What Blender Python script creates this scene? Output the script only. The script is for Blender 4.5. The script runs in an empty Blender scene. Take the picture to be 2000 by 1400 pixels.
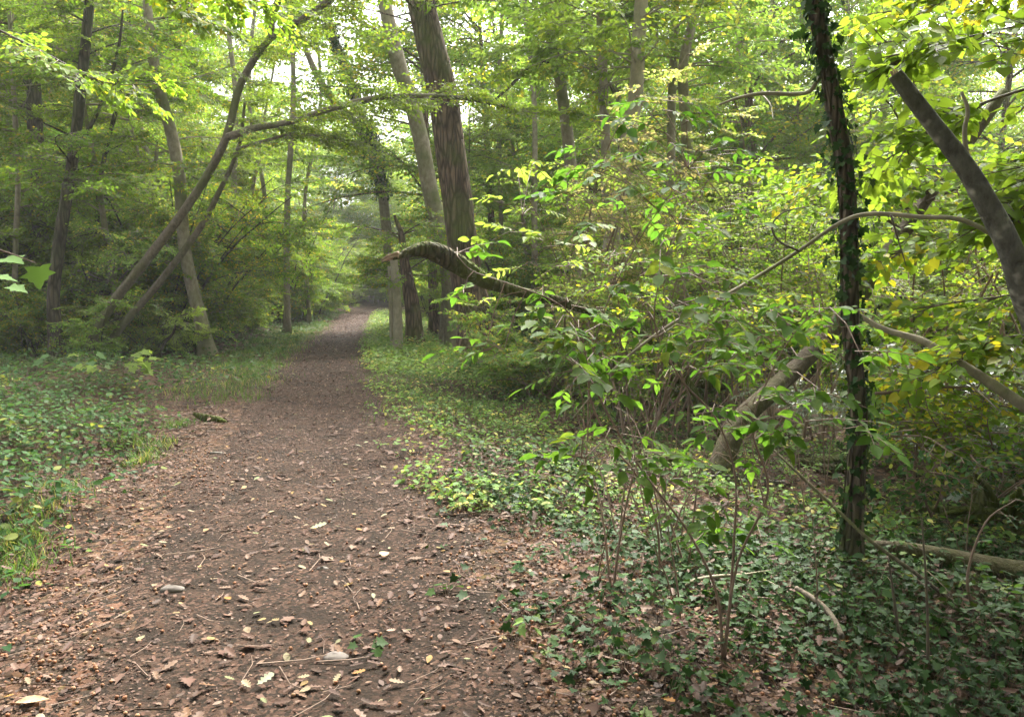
import bpy, math, random
import numpy as np

rng = np.random.default_rng(11)
random.seed(5)
scene = bpy.context.scene
COL = scene.collection
PI = math.pi
F = 1570.0
CAMZ = 1.55
PITCH = math.radians(5.1)
CP, SP = math.cos(PITCH), math.sin(PITCH)

# ------------------------------------------------------------------ terrain
PY = np.array([-6, 2.9, 4.5, 7.2, 10.1, 17.4, 27, 37, 46, 54, 62, 75.])
PX = np.array([1.3, -.78, -1.2, -1.80, -2.5, -4.0, -5.65, -7.3, -8.6, -9.0, -8.0, -3.0])
PW = np.array([1.0, 1.0, 1.0, 1.0, .90, .84, .68, .68, .8, .9, .8, .8])


def pcx(y):
    return np.interp(y, PY, PX)


def pw(y):
    return np.interp(y, PY, PW)


def sm(a, b, x):
    t = np.clip((x - a) / (b - a), 0, 1)
    return t * t * (3 - 2 * t)


def gh(x, y):
    x = np.asarray(x, float); y = np.asarray(y, float)
    s = x - pcx(y)
    z = -.30 * sm(1.4, 4.5, s) + .10 * sm(-1.3, -4, s)
    off = sm(.9, 1.8, np.abs(s))
    z = z + off * (.05 * np.sin(x * 1.7 + y * .6) + .04 * np.sin(y * 1.9 - x * .8 + 1) + .025 * np.sin(x * 4.1 + 2) * np.sin(y * 3.7))
    z = z + .012 * np.sin(x * 2.3 + 1) * np.sin(y * 1.1)
    z = z - .05 * np.exp(-(s / .7) ** 2)
    z = z + .9 * sm(45, 110, y) * 2 + .9 * sm(14, 40, np.abs(s))
    return z


def at(px, py, d):
    x = (px - 1000) / F
    z = (700 - py) / F
    yy = CP + SP * z
    zz = -SP + CP * z
    k = d / yy
    return np.array([x * k, d, CAMZ + zz * k])


def ong(px, py):
    """the point where the sight line meets the ground"""
    lo, hi = 1.0, 90.0
    d = 1.0
    while d < 90:
        p = at(px, py, d)
        if p[2] < gh(p[0], p[1]):
            break
        d *= 1.01
    p = at(px, py, d)
    p[2] = gh(p[0], p[1])
    return p


# ------------------------------------------------------------------ mesh helpers
class Geo:
    def __init__(s):
        s.V = []; s.L = []; s.C = []; s.M = []; s.T = []; s.n = 0

    def add(s, V, loops, counts, mat=0, tint=None):
        V = np.asarray(V, np.float32).reshape(-1, 3)
        loops = np.asarray(loops, np.int32).ravel() + s.n
        counts = np.asarray(counts, np.int32).ravel()
        s.V.append(V); s.L.append(loops); s.C.append(counts)
        s.M.append(np.full(len(counts), mat, np.int32))
        if tint is None:
            tint = np.zeros((len(counts), 3), np.float32) + .5
        s.T.append(np.asarray(tint, np.float32))
        s.n += len(V)

    def build(s, name, mats, parent=None, smooth=True):
        me = bpy.data.meshes.new(name)
        V = np.concatenate(s.V); L = np.concatenate(s.L); C = np.concatenate(s.C)
        me.vertices.add(len(V)); me.vertices.foreach_set('co', V.ravel())
        me.loops.add(len(L)); me.loops.foreach_set('vertex_index', L)
        me.polygons.add(len(C))
        st = np.zeros(len(C), np.int32); st[1:] = np.cumsum(C)[:-1]
        me.polygons.foreach_set('loop_start', st)
        me.polygons.foreach_set('material_index', np.concatenate(s.M))
        me.polygons.foreach_set('use_smooth', np.full(len(C), smooth, bool))
        a = me.attributes.new('tint', 'FLOAT_VECTOR', 'FACE')
        a.data.foreach_set('vector', np.concatenate(s.T).ravel())
        for m in (mats if isinstance(mats, (list, tuple)) else [mats]):
            me.materials.append(m)
        me.update(calc_edges=True)
        me.validate()
        o = bpy.data.objects.new(name, me)
        COL.objects.link(o)
        if parent is not None:
            o.parent = parent
            o.matrix_parent_inverse.identity()
            o.location = -parent.location if parent.get('_abs') else (0, 0, 0)
        return o


def tag(o, label=None, cat=None, group=None, kind=None):
    if label: o['label'] = label
    if cat: o['category'] = cat
    if group: o['group'] = group
    if kind: o['kind'] = kind
    return o


def empty(name, loc, label=None, cat=None, group=None):
    o = bpy.data.objects.new(name, None)
    o.location = [float(v) for v in loc]
    o.empty_display_size = .2
    COL.objects.link(o)
    tag(o, label, cat, group)
    o['_abs'] = 1
    return o


def copy_tree(o, parent=None):
    c = o.copy(); COL.objects.link(c); c.parent = parent
    for ch in list(o.children):
        copy_tree(ch, c)
    return c


def catmull(P, R, sub=5):
    P = np.asarray(P, float); R = np.asarray(R, float)
    if len(P) < 3:
        t = np.linspace(0, 1, sub + 1)[:, None]
        return P[0] * (1 - t) + P[-1] * t, (R[0] * (1 - t) + R[-1] * t).ravel()
    Q = np.vstack([2 * P[0] - P[1], P, 2 * P[-1] - P[-2]])
    out = []; rr = []
    for i in range(1, len(Q) - 2):
        for k in range(sub):
            t = k / sub
            a, b, c, d = Q[i - 1], Q[i], Q[i + 1], Q[i + 2]
            out.append(.5 * ((2 * b) + (c - a) * t + (2 * a - 5 * b + 4 * c - d) * t * t + (3 * b - a - 3 * c + d) * t ** 3))
            rr.append(R[i - 1] * (1 - t) + R[i] * t)
    out.append(P[-1]); rr.append(R[-1])
    return np.array(out), np.array(rr)


def tube(g, P, R, n=8, sub=5, mat=0, rough=0.0, flare=0.0, cap=True):
    P, R = catmull(P, R, sub)
    m = len(P)
    T = np.gradient(P, axis=0)
    T /= np.linalg.norm(T, axis=1)[:, None] + 1e-9
    u = np.cross(T[0], [0.3, .2, 1.0] if abs(T[0][2]) < .9 else [1, .1, 0])
    u /= np.linalg.norm(u)
    A = np.linspace(0, 2 * PI, n, endpoint=False)
    ph = rng.random(6) * 6.28
    V = np.zeros((m, n, 3))
    acc = np.concatenate([[0], np.cumsum(np.linalg.norm(np.diff(P, axis=0), axis=1))])
    for i in range(m):
        u = u - T[i] * np.dot(u, T[i]); u /= np.linalg.norm(u) + 1e-9
        w = np.cross(T[i], u)
        r = np.full(n, R[i])
        if rough:
            r = r * (1 + rough * (np.sin(2 * A + ph[0] + acc[i] * 1.7 / max(R[0] * 8, .3)) * .6 + np.sin(3 * A + ph[1] - acc[i] * 2.2) * .5
                     + np.sin(5 * A + ph[2] + acc[i] * .8) * .35) + rough * .5 * rng.standard_normal(n) * .4)
        if flare:
            f = math.exp(-acc[i] / (R[0] * 1.6))
            r = r * (1 + flare * f * (1 + .7 * np.sin(4 * A + ph[3]) + .3 * np.sin(7 * A + ph[4])))
        V[i] = P[i] + np.outer(np.cos(A) * r, u) + np.outer(np.sin(A) * r, w)
    i0 = np.arange(m - 1)[:, None] * n; j = np.arange(n)[None, :]; j1 = (j + 1) % n
    q = np.stack([i0 + j, i0 + j1, i0 + n + j1, i0 + n + j], -1).reshape(-1)
    loops = list(q); counts = [4] * ((m - 1) * n)
    if cap:
        loops += list(range(n - 1, -1, -1)) + list(range((m - 1) * n, m * n)); counts += [n, n]
    g.add(V.reshape(-1, 3), loops, counts, mat)
    return P, R


def segs(g, A, B, ra, rb, mat=0):
    """many thin three sided twigs at once"""
    A = np.asarray(A, float).reshape(-1, 3); B = np.asarray(B, float).reshape(-1, 3)
    if len(A) == 0: return
    k = len(A)
    T = B - A; T /= np.linalg.norm(T, axis=1)[:, None] + 1e-9
    ref = np.where(np.abs(T[:, 2:3]) < .9, np.array([[0, 0, 1.]]), np.array([[1., 0, 0]]))
    u = np.cross(T, ref); u /= np.linalg.norm(u, axis=1)[:, None] + 1e-9
    w = np.cross(T, u)
    ra = np.broadcast_to(np.asarray(ra, float), (k,)); rb = np.broadcast_to(np.asarray(rb, float), (k,))
    V = np.zeros((k, 6, 3))
    for i in range(3):
        a = 2 * PI * i / 3
        d = math.cos(a) * u + math.sin(a) * w
        V[:, i] = A + d * ra[:, None]; V[:, 3 + i] = B + d * rb[:, None]
    f = np.array([0, 1, 4, 3, 1, 2, 5, 4, 2, 0, 3, 5])
    loops = (np.arange(k)[:, None] * 6 + f[None]).ravel()
    g.add(V.reshape(-1, 3), loops, np.full(3 * k, 4), mat)


# leaf outlines: x along the leaf, y across, z up
def halves(half, droop=.12, fold=.10):
    """two half blades joined on the midrib"""
    mid = [(0, 0), (.5, 0), (1, 0)]
    V = [(x, 0, -droop * x * x) for x, _ in mid]
    n = len(half)
    for sgn in (1, -1):
        for x, y in half:
            V.append((x, sgn * y, fold * abs(y) - droop * x * x))
    a = [0, 1, 2] + [3 + i for i in range(n)][::-1]
    b = [2, 1, 0] + [3 + n + i for i in range(n)]
    return np.array(V), [a, b]


LEAF = {
    'rhomb': (np.array([(0, 0, 0), (.42, .31, .05), (1, 0, -.10), (.42, -.31, .05)]), [[0, 3, 2, 1]]),
    'hex': (np.array([(0, 0, 0), (.25, .27, .03), (.65, .28, .02), (1, 0, -.12), (.65, -.28, .02), (.25, -.27, .03)]), [[0, 5, 4, 3], [0, 3, 2, 1]]),
    'ovate': halves([(.15, .18), (.38, .29), (.65, .24), (.85, .11)]),
    'curl': halves([(.15, .17), (.38, .27), (.65, .22), (.85, .10)], .42, .45),
    'twist': (lambda h: (h[0] + np.array([[0, 0, 0]]) + np.stack([0 * h[0][:, 0], .10 * h[0][:, 0] ** 2, .35 * h[0][:, 0] * h[0][:, 1]], -1), h[1]))(halves([(.12, .15), (.36, .30), (.6, .26), (.84, .12)], .25, .15)),
    'lance': halves([(.12, .08), (.35, .17), (.6, .17), (.85, .07)], .18, .2),
    'heart': halves([(-.10, .22), (.05, .40), (.35, .44), (.65, .28), (.86, .09)], .15, .12),
    'ivy': halves([(-.12, .2), (.02, .5), (.28, .27), (.5, .40), (.62, .17)], .1, .1),
    'maple': halves([(-.08, .18), (-.06, .50), (.2, .36), (.42, .66), (.5, .36), (.64, .36), (.66, .2), (.82, .14)], .15, .1),
    'oak': halves([(.12, .05), (.2, .17), (.3, .09), (.4, .25), (.52, .12), (.63, .29), (.74, .14), (.85, .19), (.95, .1)], -.12, .25),
    'chip': (np.array([(0, 0, 0), (.3, .3, .12), (.7, .22, .02), (1, .05, .15), (.6, -.3, .1), (.2, -.22, 0)]), [[0, 5, 4, 3], [0, 3, 2, 1]]),
    'blade': (np.array([(0, .03, 0), (0, -.03, 0), (.5, -.025, .0), (.5, .025, .0), (1, 0, -.25)]), [[0, 1, 2, 3], [3, 2, 4]]),
}


def leaves(g, P, D, N, S, shape, mat=0, tint=None, width=1.0):
    P = np.asarray(P, float).reshape(-1, 3); k = len(P)
    if k == 0: return
    D = D / (np.linalg.norm(D, axis=1)[:, None] + 1e-9)
    side = np.cross(N, D); side /= np.linalg.norm(side, axis=1)[:, None] + 1e-9
    N = np.cross(D, side)
    tv, tf = LEAF[shape]
    S = np.broadcast_to(np.asarray(S, float), (k,))[:, None, None]
    wd = np.broadcast_to(np.asarray(width, float), (k,))[:, None, None]
    V = P[:, None] + S * (tv[None, :, 0:1] * D[:, None] + wd * tv[None, :, 1:2] * side[:, None] + tv[None, :, 2:3] * N[:, None])
    n = len(tv)
    fl = np.concatenate([np.array(f) for f in tf]); fc = np.array([len(f) for f in tf])
    loops = (np.arange(k)[:, None] * n + fl[None]).ravel()
    if tint is None:
        tint = rng.random((k, 3))
    g.add(V.reshape(-1, 3), loops, np.tile(fc, k), mat, np.repeat(tint, len(tf), axis=0))


# a leafy spray: twigs and leaves in a near flat fan along +x
def make_spray(L=1.0, pairs=8, gap=.055, leaf=.06, droop=.12, seed=0, tilt=.35, alt=True, sidel=.5):
    r = np.random.default_rng(seed)
    P = []; D = []; N = []; S = []; A = []; B = []; R = []
    def axis(t): return np.array([L * t, .04 * L * math.sin(t * 5 + seed), -droop * L * t * t])
    tw = [(axis, 1.0, 0.0)]
    K = 6
    for i in range(K):
        A.append(axis(i / K)); B.append(axis((i + 1) / K)); R.append((.006 * L * (1.2 - i / K), .006 * L * (1.2 - (i + 1) / K)))
    sides = []
    for i in range(pairs):
        t = .12 + .82 * i / pairs + r.normal() * .02
        s = 1 if i % 2 else -1
        a = s * (math.radians(48) + r.normal() * .15)
        ln = L * sidel * (1 - .65 * t) * r.uniform(.7, 1.15)
        o = axis(t)
        d = np.array([math.cos(a), math.sin(a), r.normal() * .12 - .05])
        e = o + d * ln
        A.append(o); B.append(e); R.append((.0035 * L, .0018 * L))
        sides.append((o, d, ln))
    sides.append((axis(.75), np.array([1, 0, -droop * 1.6]), L * .27))
    for o, d, ln in sides:
        n = max(2, int(ln / gap))
        for j in range(n):
            q = (j + .6) / n
            s = 1 if j % 2 else -1
            a = s * math.radians(r.uniform(35, 65)) if j < n - 1 else 0
            ca, sa = math.cos(a), math.sin(a)
            dd = np.array([d[0] * ca - d[1] * sa, d[0] * sa + d[1] * ca, d[2] - .15 + r.normal() * .2])
            P.append(o + d * ln * q); D.append(dd)
            nn = np.array([r.normal() * tilt, r.normal() * tilt, 1.0]); N.append(nn / np.linalg.norm(nn))
            S.append(leaf * r.uniform(.65, 1.2))
    return dict(P=np.array(P), D=np.array(D), N=np.array(N), S=np.array(S), A=np.array(A), B=np.array(B), R=np.array(R))


def frames(heading, pitch, roll):
    """rotation matrices whose first column points along heading / pitch"""
    ch, sh, cp, sp = np.cos(heading), np.sin(heading), np.cos(pitch), np.sin(pitch)
    X = np.stack([ch * cp, sh * cp, sp], -1)
    Y = np.stack([-sh, ch, 0 * ch], -1)
    Z = np.cross(X, Y)
    cr, sr = np.cos(roll)[:, None], np.sin(roll)[:, None]
    Y2 = Y * cr + Z * sr; Z2 = Z * cr - Y * sr
    return np.stack([X, Y2, Z2], -1)


def place_sprays(g, temps, T, M, sc, shape, leafmat=0, twigmat=1, twigs=True, keep=1.0, leafscale=1.0):
    T = np.asarray(T); k = len(T)
    which = rng.integers(0, len(temps), k)
    for w, t in enumerate(temps):
        idx = np.nonzero(which == w)[0]
        if len(idx) == 0: continue
        m = M[idx]; s = sc[idx][:, None, None]
        tr = lambda X, mul=True: np.einsum('kij,nj->kni', m, X) * (s if mul else 1)
        P = (tr(t['P']) + T[idx][:, None]).reshape(-1, 3)
        D = tr(t['D'], False).reshape(-1, 3); N = tr(t['N'], False).reshape(-1, 3)
        n = len(t['P'])
        S = np.tile(t['S'], len(idx)) * leafscale * (.75 + .25 * np.repeat(sc[idx], n))
        tint = rng.random((len(P), 3)); tint[:, 1] = np.repeat(rng.random(len(idx)), n)
        if keep < 1:
            kk = rng.random(len(P)) < keep
            P, D, N, S, tint = P[kk], D[kk], N[kk], S[kk], tint[kk]
        leaves(g, P, D, N, S, shape if isinstance(shape, str) else shape[w % len(shape)], leafmat, tint)
        if twigs:
            A = (tr(t['A']) + T[idx][:, None]).reshape(-1, 3); B = (tr(t['B']) + T[idx][:, None]).reshape(-1, 3)
            R = np.tile(t['R'], (len(idx), 1))
            segs(g, A, B, R[:, 0], R[:, 1], twigmat)


SPR_FAR = [make_spray(1.0, 9, .075, .125, .15, i, .7) for i in range(4)]
SPR_MID = [make_spray(1.0, 10, .052, .082, .15, 10 + i, .6) for i in range(5)]
SPR_LIME = [make_spray(1.0, 7, .085, .095, .22, 20 + i, .5) for i in range(4)]


def sprays_on(P, n, lo=.25, Lr=(.6, 1.1), spread=1.0, pit=(-.45, .38)):
    """positions and frames for n sprays along polyline P, fanning to both sides"""
    t = lo + (1 - lo) * rng.random(n) ** .8
    t[0] = 1.0
    idx = t * (len(P) - 1); i0 = np.clip(idx.astype(int), 0, len(P) - 2); f = (idx - i0)[:, None]
    T = P[i0] * (1 - f) + P[i0 + 1] * f
    d = P[i0 + 1] - P[i0]
    h = np.arctan2(d[:, 1], d[:, 0]) + rng.choice([-1, 1], n) * rng.uniform(.4, 1.2, n) * spread * (t < .99)
    pitch = rng.uniform(pit[0], pit[1], n)
    M = frames(h, pitch, rng.normal(0, .45, n))
    return T, M, rng.uniform(Lr[0], Lr[1], n) * (1.15 - .4 * t)


def limb(start, heading, elev, L, r, curve=-.25, wig=.08, n=6):
    P = [np.array(start, float)]
    h = heading; e = elev
    for i in range(n):
        st = L / n
        P.append(P[-1] + st * np.array([math.cos(h) * math.cos(e), math.sin(h) * math.cos(e), math.sin(e)]))
        h += random.gauss(0, wig * 2.2); e += curve / n + random.gauss(0, wig)
    R = r * np.linspace(1, .15, n + 1)
    return np.array(P), R


# ------------------------------------------------------------------ materials
def nt_new(name):
    m = bpy.data.materials.new(name); m.use_nodes = True
    t = m.node_tree; t.nodes.clear()
    out = t.nodes.new('ShaderNodeOutputMaterial')
    return m, t, out


def nd(t, kind, **kw):
    n = t.nodes.new(kind)
    for k, v in kw.items():
        if k.startswith('i_'):
            n.inputs[k[2:].replace('_', ' ')].default_value = v
        else:
            setattr(n, k, v)
    return n


def mixc(t, fac, a, b):
    n = t.nodes.new('ShaderNodeMix'); n.data_type = 'RGBA'
    for s, v in ((n.inputs[0], fac), (n.inputs[6], a), (n.inputs[7], b)):
        if isinstance(v, (int, float)): s.default_value = v
        elif isinstance(v, tuple): s.default_value = (v[0], v[1], v[2], 1)
        else: t.links.new(v, s)
    return n.outputs[2]


def ramp(t, src, stops):
    n = t.nodes.new('ShaderNodeValToRGB')
    el = n.color_ramp.elements
    while len(el) < len(stops): el.new(.5)
    for e, (p, c) in zip(el, stops):
        e.position = p
        e.color = (c[0], c[1], c[2], 1) if isinstance(c, tuple) else (c, c, c, 1)
    t.links.new(src, n.inputs[0])
    return n.outputs[0]


def leaf_mat(name, a, b, odd, frac=.08, trans=.55, rough=.55, spec=.12, clump=.5, tsat=None, spots=False):
    """green blades: two greens by leaf, a share of turned (yellow / brown) leaves in patches"""
    m, t, out = nt_new(name)
    at_ = nd(t, 'ShaderNodeAttribute', attribute_name='tint')
    sp = nd(t, 'ShaderNodeSeparateXYZ'); t.links.new(at_.outputs['Vector'], sp.inputs[0])
    oi = nd(t, 'ShaderNodeObjectInfo')
    geo = nd(t, 'ShaderNodeNewGeometry')
    nz = nd(t, 'ShaderNodeTexNoise', i_Scale=clump, i_Detail=2.0)
    t.links.new(geo.outputs['Position'], nz.inputs['Vector'])
    base = mixc(t, sp.outputs[0], a, b)
    # turned leaves: random leaf value plus patchiness
    ad = nd(t, 'ShaderNodeMath', operation='MULTIPLY_ADD'); ad.inputs[1].default_value = .9
    t.links.new(nz.outputs[0], ad.inputs[0]); t.links.new(sp.outputs[2], ad.inputs[2])
    ad2 = nd(t, 'ShaderNodeMath', operation='MULTIPLY_ADD'); ad2.inputs[1].default_value = .25
    t.links.new(oi.outputs['Random'], ad2.inputs[0]); t.links.new(ad.outputs[0], ad2.inputs[2])
    thr = 1.0 + .45 + .12 - frac * 1.6 + .05
    f = nd(t, 'ShaderNodeMapRange'); f.inputs['From Min'].default_value = thr - .12; f.inputs['From Max'].default_value = thr + .08
    t.links.new(ad2.outputs[0], f.inputs['Value'])
    c = mixc(t, f.outputs[0], base, odd)
    if spots:
        n5 = nd(t, 'ShaderNodeTexNoise', i_Scale=45.0, i_Detail=3.0); t.links.new(geo.outputs['Position'], n5.inputs['Vector'])
        c = mixc(t, ramp(t, n5.outputs[0], [(.35, 0.), (.65, .55)]), c, tuple(x * .6 for x in a))
        n6 = nd(t, 'ShaderNodeTexNoise', i_Scale=90.0, i_Detail=2.0); t.links.new(geo.outputs['Position'], n6.inputs['Vector'])
        c = mixc(t, ramp(t, n6.outputs[0], [(.68, 0.), (.72, .8)]), c, (.16, .12, .03))
    v = nd(t, 'ShaderNodeHueSaturation')
    t.links.new(c, v.inputs['Color'])
    vr = nd(t, 'ShaderNodeMapRange'); vr.inputs['To Min'].default_value = .72; vr.inputs['To Max'].default_value = 1.28
    t.links.new(sp.outputs[1], vr.inputs['Value']); t.links.new(vr.outputs[0], v.inputs['Value'])
    hr = nd(t, 'ShaderNodeMapRange'); hr.inputs['To Min'].default_value = .485; hr.inputs['To Max'].default_value = .515
    t.links.new(oi.outputs['Random'], hr.inputs['Value']); t.links.new(hr.outputs[0], v.inputs['Hue'])
    p = nd(t, 'ShaderNodeBsdfPrincipled', i_Roughness=rough)
    p.inputs['Specular IOR Level'].default_value = spec
    t.links.new(v.outputs[0], p.inputs['Base Color'])
    tr = nd(t, 'ShaderNodeBsdfTranslucent')
    g = nd(t, 'ShaderNodeMix', data_type='RGBA', blend_type='MULTIPLY'); g.inputs[0].default_value = 1
    t.links.new(v.outputs[0], g.inputs[6]); ts = tsat or (1.8, 1.72, 1.0); g.inputs[7].default_value = (*ts, 1)
    t.links.new(g.outputs[2], tr.inputs['Color'])
    mx = nd(t, 'ShaderNodeMixShader'); mx.inputs[0].default_value = trans
    t.links.new(p.outputs[0], mx.inputs[1]); t.links.new(tr.outputs[0], mx.inputs[2])
    t.links.new(mx.outputs[0], out.inputs[0])
    return m


def bark_mat(name, dark, light, moss=(.07, .10, .02), mossf=.35, scale=9, bump=.5, ridged=True, patch=None):
    m, t, out = nt_new(name)
    tc = nd(t, 'ShaderNodeTexCoord')
    mp = nd(t, 'ShaderNodeMapping'); mp.inputs['Scale'].default_value = (1, 1, .16 if ridged else .6)
    t.links.new(tc.outputs['Object'], mp.inputs[0])
    n1 = nd(t, 'ShaderNodeTexNoise', i_Scale=scale * 2.6, i_Detail=6.0, i_Roughness=.65)
    t.links.new(mp.outputs[0], n1.inputs['Vector'])
    vo = nd(t, 'ShaderNodeTexVoronoi', feature='DISTANCE_TO_EDGE', i_Scale=scale * 2)
    t.links.new(mp.outputs[0], vo.inputs['Vector'])
    e = ramp(t, vo.outputs[0], [(0, 0.0), (.25, 1.0)])
    n2 = nd(t, 'ShaderNodeTexNoise', i_Scale=1.3, i_Detail=4.0); t.links.new(tc.outputs['Object'], n2.inputs['Vector'])
    c = mixc(t, ramp(t, n1.outputs[0], [(.3, 0.), (.7, 1.)]), dark, light)
    if ridged:
        c = mixc(t, e, tuple(x * .45 for x in dark), c)
    if patch:
        n3 = nd(t, 'ShaderNodeTexNoise', i_Scale=7.0, i_Detail=3.0); t.links.new(tc.outputs['Object'], n3.inputs['Vector'])
        c = mixc(t, ramp(t, n3.outputs[0], [(.56, 0.), (.64, 1.)]), c, patch)
    c = mixc(t, ramp(t, n2.outputs[0], [(.62 - mossf * .5, 0.), (.8 - mossf * .35, .85)]), c, moss)
    p = nd(t, 'ShaderNodeBsdfPrincipled', i_Roughness=.85)
    p.inputs['Specular IOR Level'].default_value = .2
    t.links.new(c, p.inputs['Base Color'])
    ad = nd(t, 'ShaderNodeMath', operation='ADD'); t.links.new(n1.outputs[0], ad.inputs[0])
    if ridged: t.links.new(e, ad.inputs[1])
    b = nd(t, 'ShaderNodeBump', i_Strength=bump, i_Distance=.03); t.links.new(ad.outputs[0], b.inputs['Height'])
    t.links.new(b.outputs[0], p.inputs['Normal'])
    t.links.new(p.outputs[0], out.inputs[0])
    return m


def soil_mat(name, cols, dark, darkf, vscale=26):
    m, t, out = nt_new(name)
    geo = nd(t, 'ShaderNodeNewGeometry')
    wn = nd(t, 'ShaderNodeTexNoise', i_Scale=14.0, i_Detail=3.0); t.links.new(geo.outputs['Position'], wn.inputs['Vector'])
    wm = nd(t, 'ShaderNodeMix', data_type='VECTOR'); wm.inputs[0].default_value = .06
    t.links.new(geo.outputs['Position'], wm.inputs[4]); t.links.new(wn.outputs['Color'], wm.inputs[5])
    vo = nd(t, 'ShaderNodeTexVoronoi', i_Scale=vscale, i_Randomness=1.0); t.links.new(wm.outputs[1], vo.inputs['Vector'])
    sp = nd(t, 'ShaderNodeSeparateColor'); t.links.new(vo.outputs['Color'], sp.inputs[0])
    n = len(cols)
    c = ramp(t, sp.outputs[0], [(i / (n - 1), cc) for i, cc in enumerate(cols)])
    n1 = nd(t, 'ShaderNodeTexNoise', i_Scale=2.2, i_Detail=8.0, i_Roughness=.7); t.links.new(geo.outputs['Position'], n1.inputs['Vector'])
    md = ramp(t, n1.outputs[0], [(darkf - .08, 1.), (darkf + .08, 0.)])
    n4 = nd(t, 'ShaderNodeTexNoise', i_Scale=60.0, i_Detail=4.0); t.links.new(geo.outputs['Position'], n4.inputs['Vector'])
    dk = mixc(t, n4.outputs[0], tuple(x * .6 for x in dark), tuple(x * 1.4 for x in dark))
    # bare earth also shows between single leaves
    gap = ramp(t, sp.outputs[1], [(.35, 1.), (.5, 0.)])
    mx = nd(t, 'ShaderNodeMath', operation='MAXIMUM'); t.links.new(md, mx.inputs[0]); t.links.new(gap, mx.inputs[1])
    c = mixc(t, mx.outputs[0], c, dk)
    p = nd(t, 'ShaderNodeBsdfPrincipled', i_Roughness=.9); p.inputs['Specular IOR Level'].default_value = .08
    t.links.new(c, p.inputs['Base Color'])
    ad = nd(t, 'ShaderNodeMath', operation='ADD'); t.links.new(sp.outputs[2], ad.inputs[0]); t.links.new(n4.outputs[0], ad.inputs[1])
    b = nd(t, 'ShaderNodeBump', i_Strength=.6, i_Distance=.015); t.links.new(ad.outputs[0], b.inputs['Height'])
    t.links.new(b.outputs[0], p.inputs['Normal'])
    t.links.new(p.outputs[0], out.inputs[0])
    return m


def litter_mat(name, cols, trans=.12, rough=.6):
    m, t, out = nt_new(name)
    a_ = nd(t, 'ShaderNodeAttribute', attribute_name='tint')
    sp = nd(t, 'ShaderNodeSeparateXYZ'); t.links.new(a_.outputs['Vector'], sp.inputs[0])
    n = len(cols)
    c = ramp(t, sp.outputs[0], [(i / (n - 1), cc) for i, cc in enumerate(cols)])
    geo = nd(t, 'ShaderNodeNewGeometry')
    nz = nd(t, 'ShaderNodeTexNoise', i_Scale=55.0, i_Detail=3.0); t.links.new(geo.outputs['Position'], nz.inputs['Vector'])
    c = mixc(t, ramp(t, nz.outputs[0], [(.42, .0), (.7, .5)]), c, (.07, .04, .025))
    p = nd(t, 'ShaderNodeBsdfPrincipled', i_Roughness=max(rough, .5)); p.inputs['Specular IOR Level'].default_value = .15
    t.links.new(c, p.inputs['Base Color'])
    tr = nd(t, 'ShaderNodeBsdfTranslucent'); t.links.new(c, tr.inputs['Color'])
    mx = nd(t, 'ShaderNodeMixShader'); mx.inputs[0].default_value = trans
    t.links.new(p.outputs[0], mx.inputs[1]); t.links.new(tr.outputs[0], mx.inputs[2])
    t.links.new(mx.outputs[0], out.inputs[0])
    return m


def plain(name, c, rough=.7, nscale=20, var=.4):
    m, t, out = nt_new(name)
    tc = nd(t, 'ShaderNodeTexCoord')
    nz = nd(t, 'ShaderNodeTexNoise', i_Scale=float(nscale), i_Detail=5.0); t.links.new(tc.outputs['Object'], nz.inputs['Vector'])
    cc = mixc(t, nz.outputs[0], tuple(x * (1 - var) for x in c), tuple(min(1, x * (1 + var)) for x in c))
    p = nd(t, 'ShaderNodeBsdfPrincipled', i_Roughness=rough); t.links.new(cc, p.inputs['Base Color'])
    b = nd(t, 'ShaderNodeBump', i_Strength=.4, i_Distance=.01); t.links.new(nz.outputs[0], b.inputs['Height'])
    t.links.new(b.outputs[0], p.inputs['Normal'])
    t.links.new(p.outputs[0], out.inputs[0])
    return m


LM = {
    'horn': leaf_mat('leaf_hornbeam', (.085, .160, .018), (.140, .220, .026), (.34, .28, .03), .07),
    'dark': leaf_mat('leaf_dark_green', (.070, .135, .012), (.115, .185, .018), (.28, .22, .03), .05),  # somewhat darker greens than the hornbeam leaves
    'fresh': leaf_mat('leaf_fresh', (.065, .155, .018), (.12, .215, .028), (.35, .38, .05), .0, trans=.55, clump=1.5, spec=.12, spots=True, tsat=(1.5, 1.6, 1.1)),
    'lime': leaf_mat('leaf_lime', (.105, .195, .022), (.165, .255, .034), (.40, .36, .03), .07, trans=.52),
    'autumn': leaf_mat('leaf_turning', (.15, .215, .055), (.24, .28, .09), (.50, .42, .24), .20, clump=1.0),
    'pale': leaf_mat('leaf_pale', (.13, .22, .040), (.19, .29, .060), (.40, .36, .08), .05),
    'ivy': leaf_mat('leaf_ivy', (.012, .040, .010), (.030, .068, .015), (.14, .20, .04), .03, trans=.15, rough=.55, spec=.12, tsat=(1.5, 1.5, .8)),
    'herb': leaf_mat('leaf_herb', (.030, .075, .020), (.060, .120, .032), (.26, .26, .06), .01, trans=.35, clump=1.3),
    'herbl': leaf_mat('leaf_light_herb', (.10, .18, .040), (.17, .26, .070), (.42, .36, .12), .06, trans=.4, clump=1.3),
    'silver': leaf_mat('leaf_silver', (.14, .19, .13), (.26, .30, .24), (.35, .32, .10), .02, trans=.25, rough=.35, spec=.7, tsat=(1.2, 1.3, .9)),
    'grass': leaf_mat('grass_blades', (.055, .11, .022), (.095, .16, .035), (.32, .28, .10), .05, trans=.35),
}
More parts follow.
